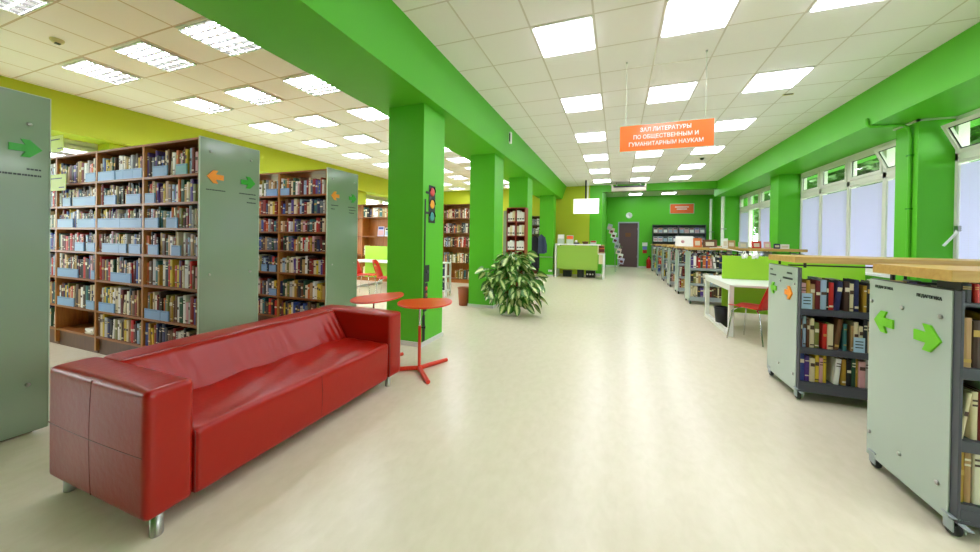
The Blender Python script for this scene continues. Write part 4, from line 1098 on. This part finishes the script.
# far wall fittings
ck = thing('wall_clock', 'round white wall clock above the far door', 'clock', (.52, YF, 2.64))
Rc = Matrix.Rotation(PI/2, 4, 'X')
MB().lathe([(.15, 0), (.15, .03), (.13, .04), (.125, .03)], n=28, mtx=Rc).build('rim', M['white'], ck)
MB().lathe([(.125, .026), (.125, .028)], n=28, mtx=Rc).build('dial', M['paper'], ck)
for a, l in ((20, .06), (140, .09)):
    MB().tube([(0, -.031, 0), (l*math.sin(math.radians(a)), -.031, l*math.cos(math.radians(a)))], .004, 6).build('hand', M['black'], ck)
os2 = thing('hall_sign', 'small orange sign on the far green wall above the grey shelving', 'sign', (2.9, YF, 2.945))
box(-.5, .5, -.03, -.012, -.22, .22).build('sign_plate', M['orange2'], os2, bevel=.003)
MB().box(-.52, .52, -.034, 0, -.245, -.225).box(-.52, .52, -.034, 0, .225, .245).box(-.525, -.505, -.034, 0, -.225, .225).box(.505, .525, -.034, 0, -.225, .225).build('sign_frame', M['edge'], os2)
for z, w in ((.05, .3), (-.05, .22)):
    q = MB(); u = -w
    while u < w: q.box(u, u+.036, -.032, -.0305, z, z+.06); u += .05
    q.build('lettering_line', M['paper'], os2)
ex = thing('fire_extinguisher', 'red fire extinguisher on the floor right of the far door', 'fire extinguisher', (1.45, YF-.3, 0))
MB().lathe([(.10, 0), (.11, .02), (.11, .38), (.08, .46), (.035, .5), (.03, .56)], n=24).build('cylinder', M['extred'], ex)
MB().box(-.03, .03, -.03, .06, .56, .62).build('valve', M['black'], ex)
MB().tube([(.03, 0, .55), (.12, 0, .5), (.135, 0, .3), (.12, 0, .15)], .014, 8).build('hose', M['black'], ex)
fs_ = thing('wall_notice', 'white and red safety notice on the far wall above the extinguisher', 'notice', (1.28, YF, .85))
box(-.12, .12, -.012, 0, .24, .42).build('white_plate', M['paper'], fs_); box(-.1, .1, -.012, 0, .06, .22).build('blue_plate', mat('notice_blue', (120, 130, 200), .4), fs_); box(-.1, .1, -.012, 0, -.12, .04).build('red_plate', M['extred'], fs_)
# magazine rack by the far door
mr_ = thing('magazine_rack', 'leaning metal magazine rack standing left of the far door', 'magazine rack', (-.08, 15.6, 0))
cv = [(.24, .36), (.16, .62), (.07, .95), (-.03, 1.28), (-.13, 1.55), (-.25, 1.78)]
for yy in (-.11, .11):
    MB().tube([(x, yy, z) for x, z in cv], .012, 8).build('rail', M['steel'], mr_)
    MB().tube([(-.03, yy, 1.28), (-.02, yy, .6), (0.0, yy, 0.01)], .012, 8).build('support', M['steel'], mr_)
    MB().tube([(.22, yy, .42), (.1, yy, .25), (0.0, yy, .01)], .012, 8).build('support', M['steel'], mr_)
MB().tube([(0, -.11, .02), (0, .11, .02)], .012, 8).build('cross_bar', M['steel'], mr_)
for k in range(8):
    i = k/7*(len(cv)-1); a = int(min(i, len(cv)-2)); f = i-a
    x = cv[a][0]*(1-f)+cv[a+1][0]*f; z = cv[a][1]*(1-f)+cv[a+1][1]*f
    box(x-.09, x+.1, -.125, -.10, z-.004, z).build('rung', M['steel'], mr_)
    t = tag(box(-.095, .095, -.006, .006, 0, .25, mtx=Matrix.Rotation(.28, 4, 'Y')).build('magazine', mg[k % 4]), '%s magazine, %s from the bottom of the leaning rack' % (['lilac', 'white', 'pinkish', 'grey'][k % 4], ORD[k+1]), 'magazine', 'magazines on the leaning rack')
    t.location = (-.08+x-.03, 15.6-.135-.002*k, z+.012); t.rotation_euler = (0, 0, rng.uniform(-.3, .3))
    box(-.06, .06, -.0075, -.006, .05, .15, mtx=Matrix.Rotation(.28, 4, 'Y')).build('cover_picture', BM[rng.choice((0, 13, 6, 21))], t)
# grey periodical shelving on the far wall
FS = [(1.60, 2.72, 'left'), (2.722, 3.84, 'right')]
for a, b, s in FS:
    t = bookcase(a, b, 18.5, 'grey metal periodical shelving on the far wall, %s unit' % s, 'grey shelving on the far wall', zs=[1.75, 1.33, .9, .5, .1], top=2.14, depth=.4, mats=('greymetal', 'greymetal', 'greymetal'))
    for k, z in enumerate((1.75, 1.33, .9)):
        for j in range(5):
            x = a+.13+j*.215
            magazine(x, 18.62, z+.001, .19, .26, -.3, mg[rng.randrange(4)], 'magazine, %s from left on the %s of the %s grey shelving unit' % (ORD[j+1], shn[k], s), group='magazines on the far grey shelving', pics=(11, 11, 23, 22, 21))
# displays along the beech top of the first far cart
zt = 1.213
t = thing('sign_card', 'white tent card on the far beech cart tops in front of the grey shelving', 'card', (1.60, 10.05, zt), group='cards on cart tops')
MB().prism([(-.08, 0), (0, .26), (.08, 0), (.07, 0), (0, .24), (-.07, 0)], lambda u, v, k: Vector((-.2+.4*k, u, v))).build('tent_card', M['paper'], t)
MB().lathe([(.04, 0), (.04, .002)], n=14, mtx=Matrix.Translation((-.04, -.048, .12)) @ Matrix.Rotation(PI/2-.3, 4, 'X')).build('emblem', BM[21], t)
disp = [(1.62, .16, .2, 20, 'orange'), (1.85, .26, .17, 13, 'brown and white'), (2.13, .1, .2, 11, 'white'), (2.24, .14, .16, 12, 'tan'), (2.45, .16, .13, 23, 'light grey'), (2.68, .16, .15, 2, 'red'), (2.86, .11, .14, 21, 'pink')]
for x, w, h, ci, cn in disp:
    t = tag(MB().box(-w/2, w/2, 0, .025, 0, h).box(-w*.3, w*.3, -.001, 0, h*.2, h*.7, 1).build('display_book', [BM[ci], M['pages']]), '%s book standing face out on the first far cart beech top' % cn, 'book', 'display books on the far cart top')
    t.location = (x, 8.55, zt); t.rotation_euler = (-.16, 0, 0)
    box(-.02, .02, .03, .09, 0, .004).build('stand_foot', M['edge'], t)
t = thing('window_stay', 'white window stay on the near green pier left of the nearest window', 'window stay', (3.90, 6.05, 1.48))
MB().tube([(.055, -.01, .06), (.02, -.05, 0), (-.09, -.05, -.16)], [.012, .014, .014], 8).build('stay_arm', M['white'], t)
MB().box(.03, .065, -.06, -.0, .02, .09).build('stay_bracket', M['steel'], t)
for k, (x, w, h, m) in enumerate(((2.42, .1, .1, 3), (2.55, .14, .09, 11))):
    t = tag(MB().box(-w/2, w/2, 0, .03, 0, h).box(-w*.35, w*.35, -.001, 0, h*.3, h*.7, 1).build('leaflet_block', [BM[m], M['pages']]), '%s leaflet block on the far cart top beside the green pier' % BC[m][0], 'leaflets', 'leaflets on the far cart top')
    t.location = (x+.6, 8.55, zt)
t = thing('wall_poster', 'narrow brown framed poster on the far right side wall', 'poster', (4.28, 17.6, 1.75))
box(-.03, 0, -.25, .25, 0, 1.0).build('poster_frame', M['woodd'], t); box(-.034, -.03, -.2, .2, .06, .94).build('poster_print', BM[12], t)
t = thing('wall_socket', 'small white socket plate low on the fourth green column', 'socket', (-2.3, 12.6, .2))
box(-.07, .07, -.012, 0, -.035, .035).build('plate', M['white'], t, bevel=.003); box(-.05, -.01, -.014, -.012, -.02, .02).build('outlet', M['edge'], t)

# ------------------------------------------------------------------ the many packed books nobody needs to lift one by one
so = STUFF.build('packed_books', BM+[M['pages']]+LAB, fix=False)
tag(so, 'rows of mixed books packed on the rear bookcases and grey carts', 'books', kind='stuff')

# ------------------------------------------------------------------ outside
g = box(-40, 40, -30, 60, -1.3, -1.2).build('ground', M['grass']); g['kind'] = 'structure'
def tree(x, y, h, r, label, seed, n=5200):
    t = thing('tree', label, 'tree', (x, y, -1.2), group='trees outside the right-hand windows'); rr = random.Random(seed)
    MB().tube([(0, 0, 0), (.05, .03, h*.4), (0, .1, h*.75)], [.16, .12, .06], 10).build('trunk', M['bark'], t)
    q = MB()
    for k in range(n):
        while True:
            p = Vector((rr.uniform(-1, 1), rr.uniform(-1, 1), rr.uniform(-1, 1)))
            if p.length < 1: break
        p = Vector((p.x*r, p.y*r, h*.66+p.z*h*.36)); a, b = rr.uniform(0, 6.3), rr.uniform(-3, 3); s = rr.uniform(.13, .26)
        R = Matrix.Translation(p) @ Matrix.Rotation(a, 4, 'Z') @ Matrix.Rotation(b, 4, 'X')
        q.add([R @ Vector(v) for v in ((-s, 0, 0), (-s*.3, -s*.5, .02), (s, 0, 0), (-s*.3, s*.5, .02))], [(0, 1, 2, 3)])
    q.build('leaves', M['treeleaf'], t, fix=False)
for i, (x, y, h, r) in enumerate(((9.0, 7.0, 9, 2.2), (9.6, 12.2, 9, 2.4), (9.2, 17.2, 9.5, 2.3), (9.6, 22.0, 10, 2.4), (10, 27.2, 10.5, 2.6), (10.5, 33, 10.5, 3.0), (11, 40, 11, 3.5), (12, 49, 12, 4.5))):
    tree(x, y, h, r, 'green leafy tree outside, %s from the nearest right-hand window' % ORD[i+1], 20+i)

# ------------------------------------------------------------------ world, camera
w = bpy.data.worlds.new('World'); S.world = w; w.use_nodes = True
bg = w.node_tree.nodes['Background']
bg.inputs[0].default_value = (.93, .95, 1.0, 1); bg.inputs[1].default_value = 5.0
cam = bpy.data.cameras.new('Camera'); co = bpy.data.objects.new('Camera', cam); COL.objects.link(co); S.camera = co
yaw, pitch, roll = .3546, -.0057, .0146
r = Vector((math.cos(yaw), math.sin(yaw), 0)); fw = Vector((-math.sin(yaw), math.cos(yaw), 0)); up = Vector((0, 0, 1))
f2 = fw*math.cos(pitch)+up*math.sin(pitch); u2 = up*math.cos(pitch)-fw*math.sin(pitch)
r3_ = r*math.cos(roll)+u2*math.sin(roll); u3 = u2*math.cos(roll)-r*math.sin(roll)
co.matrix_world = Matrix(((r3_.x, u3.x, -f2.x, 0), (r3_.y, u3.y, -f2.y, 0), (r3_.z, u3.z, -f2.z, 1.32), (0, 0, 0, 1)))
cam.sensor_width = 36; cam.sensor_fit = 'HORIZONTAL'; cam.lens = 345.04/980*36; cam.shift_y = (241.23-276)/980; cam.clip_end = 200; cam.clip_start = .05
S.view_settings.view_transform = 'Standard'; S.view_settings.look = 'None'; S.view_settings.gamma = 1; S.view_settings.use_curve_mapping = False
S.view_settings.exposure = 1.04
S.cycles.use_denoising = True; S.cycles.max_bounces = 8; S.cycles.diffuse_bounces = 5; S.cycles.transparent_max_bounces = 12
S.cycles.sample_clamp_indirect = 8; S.cycles.use_light_tree = True
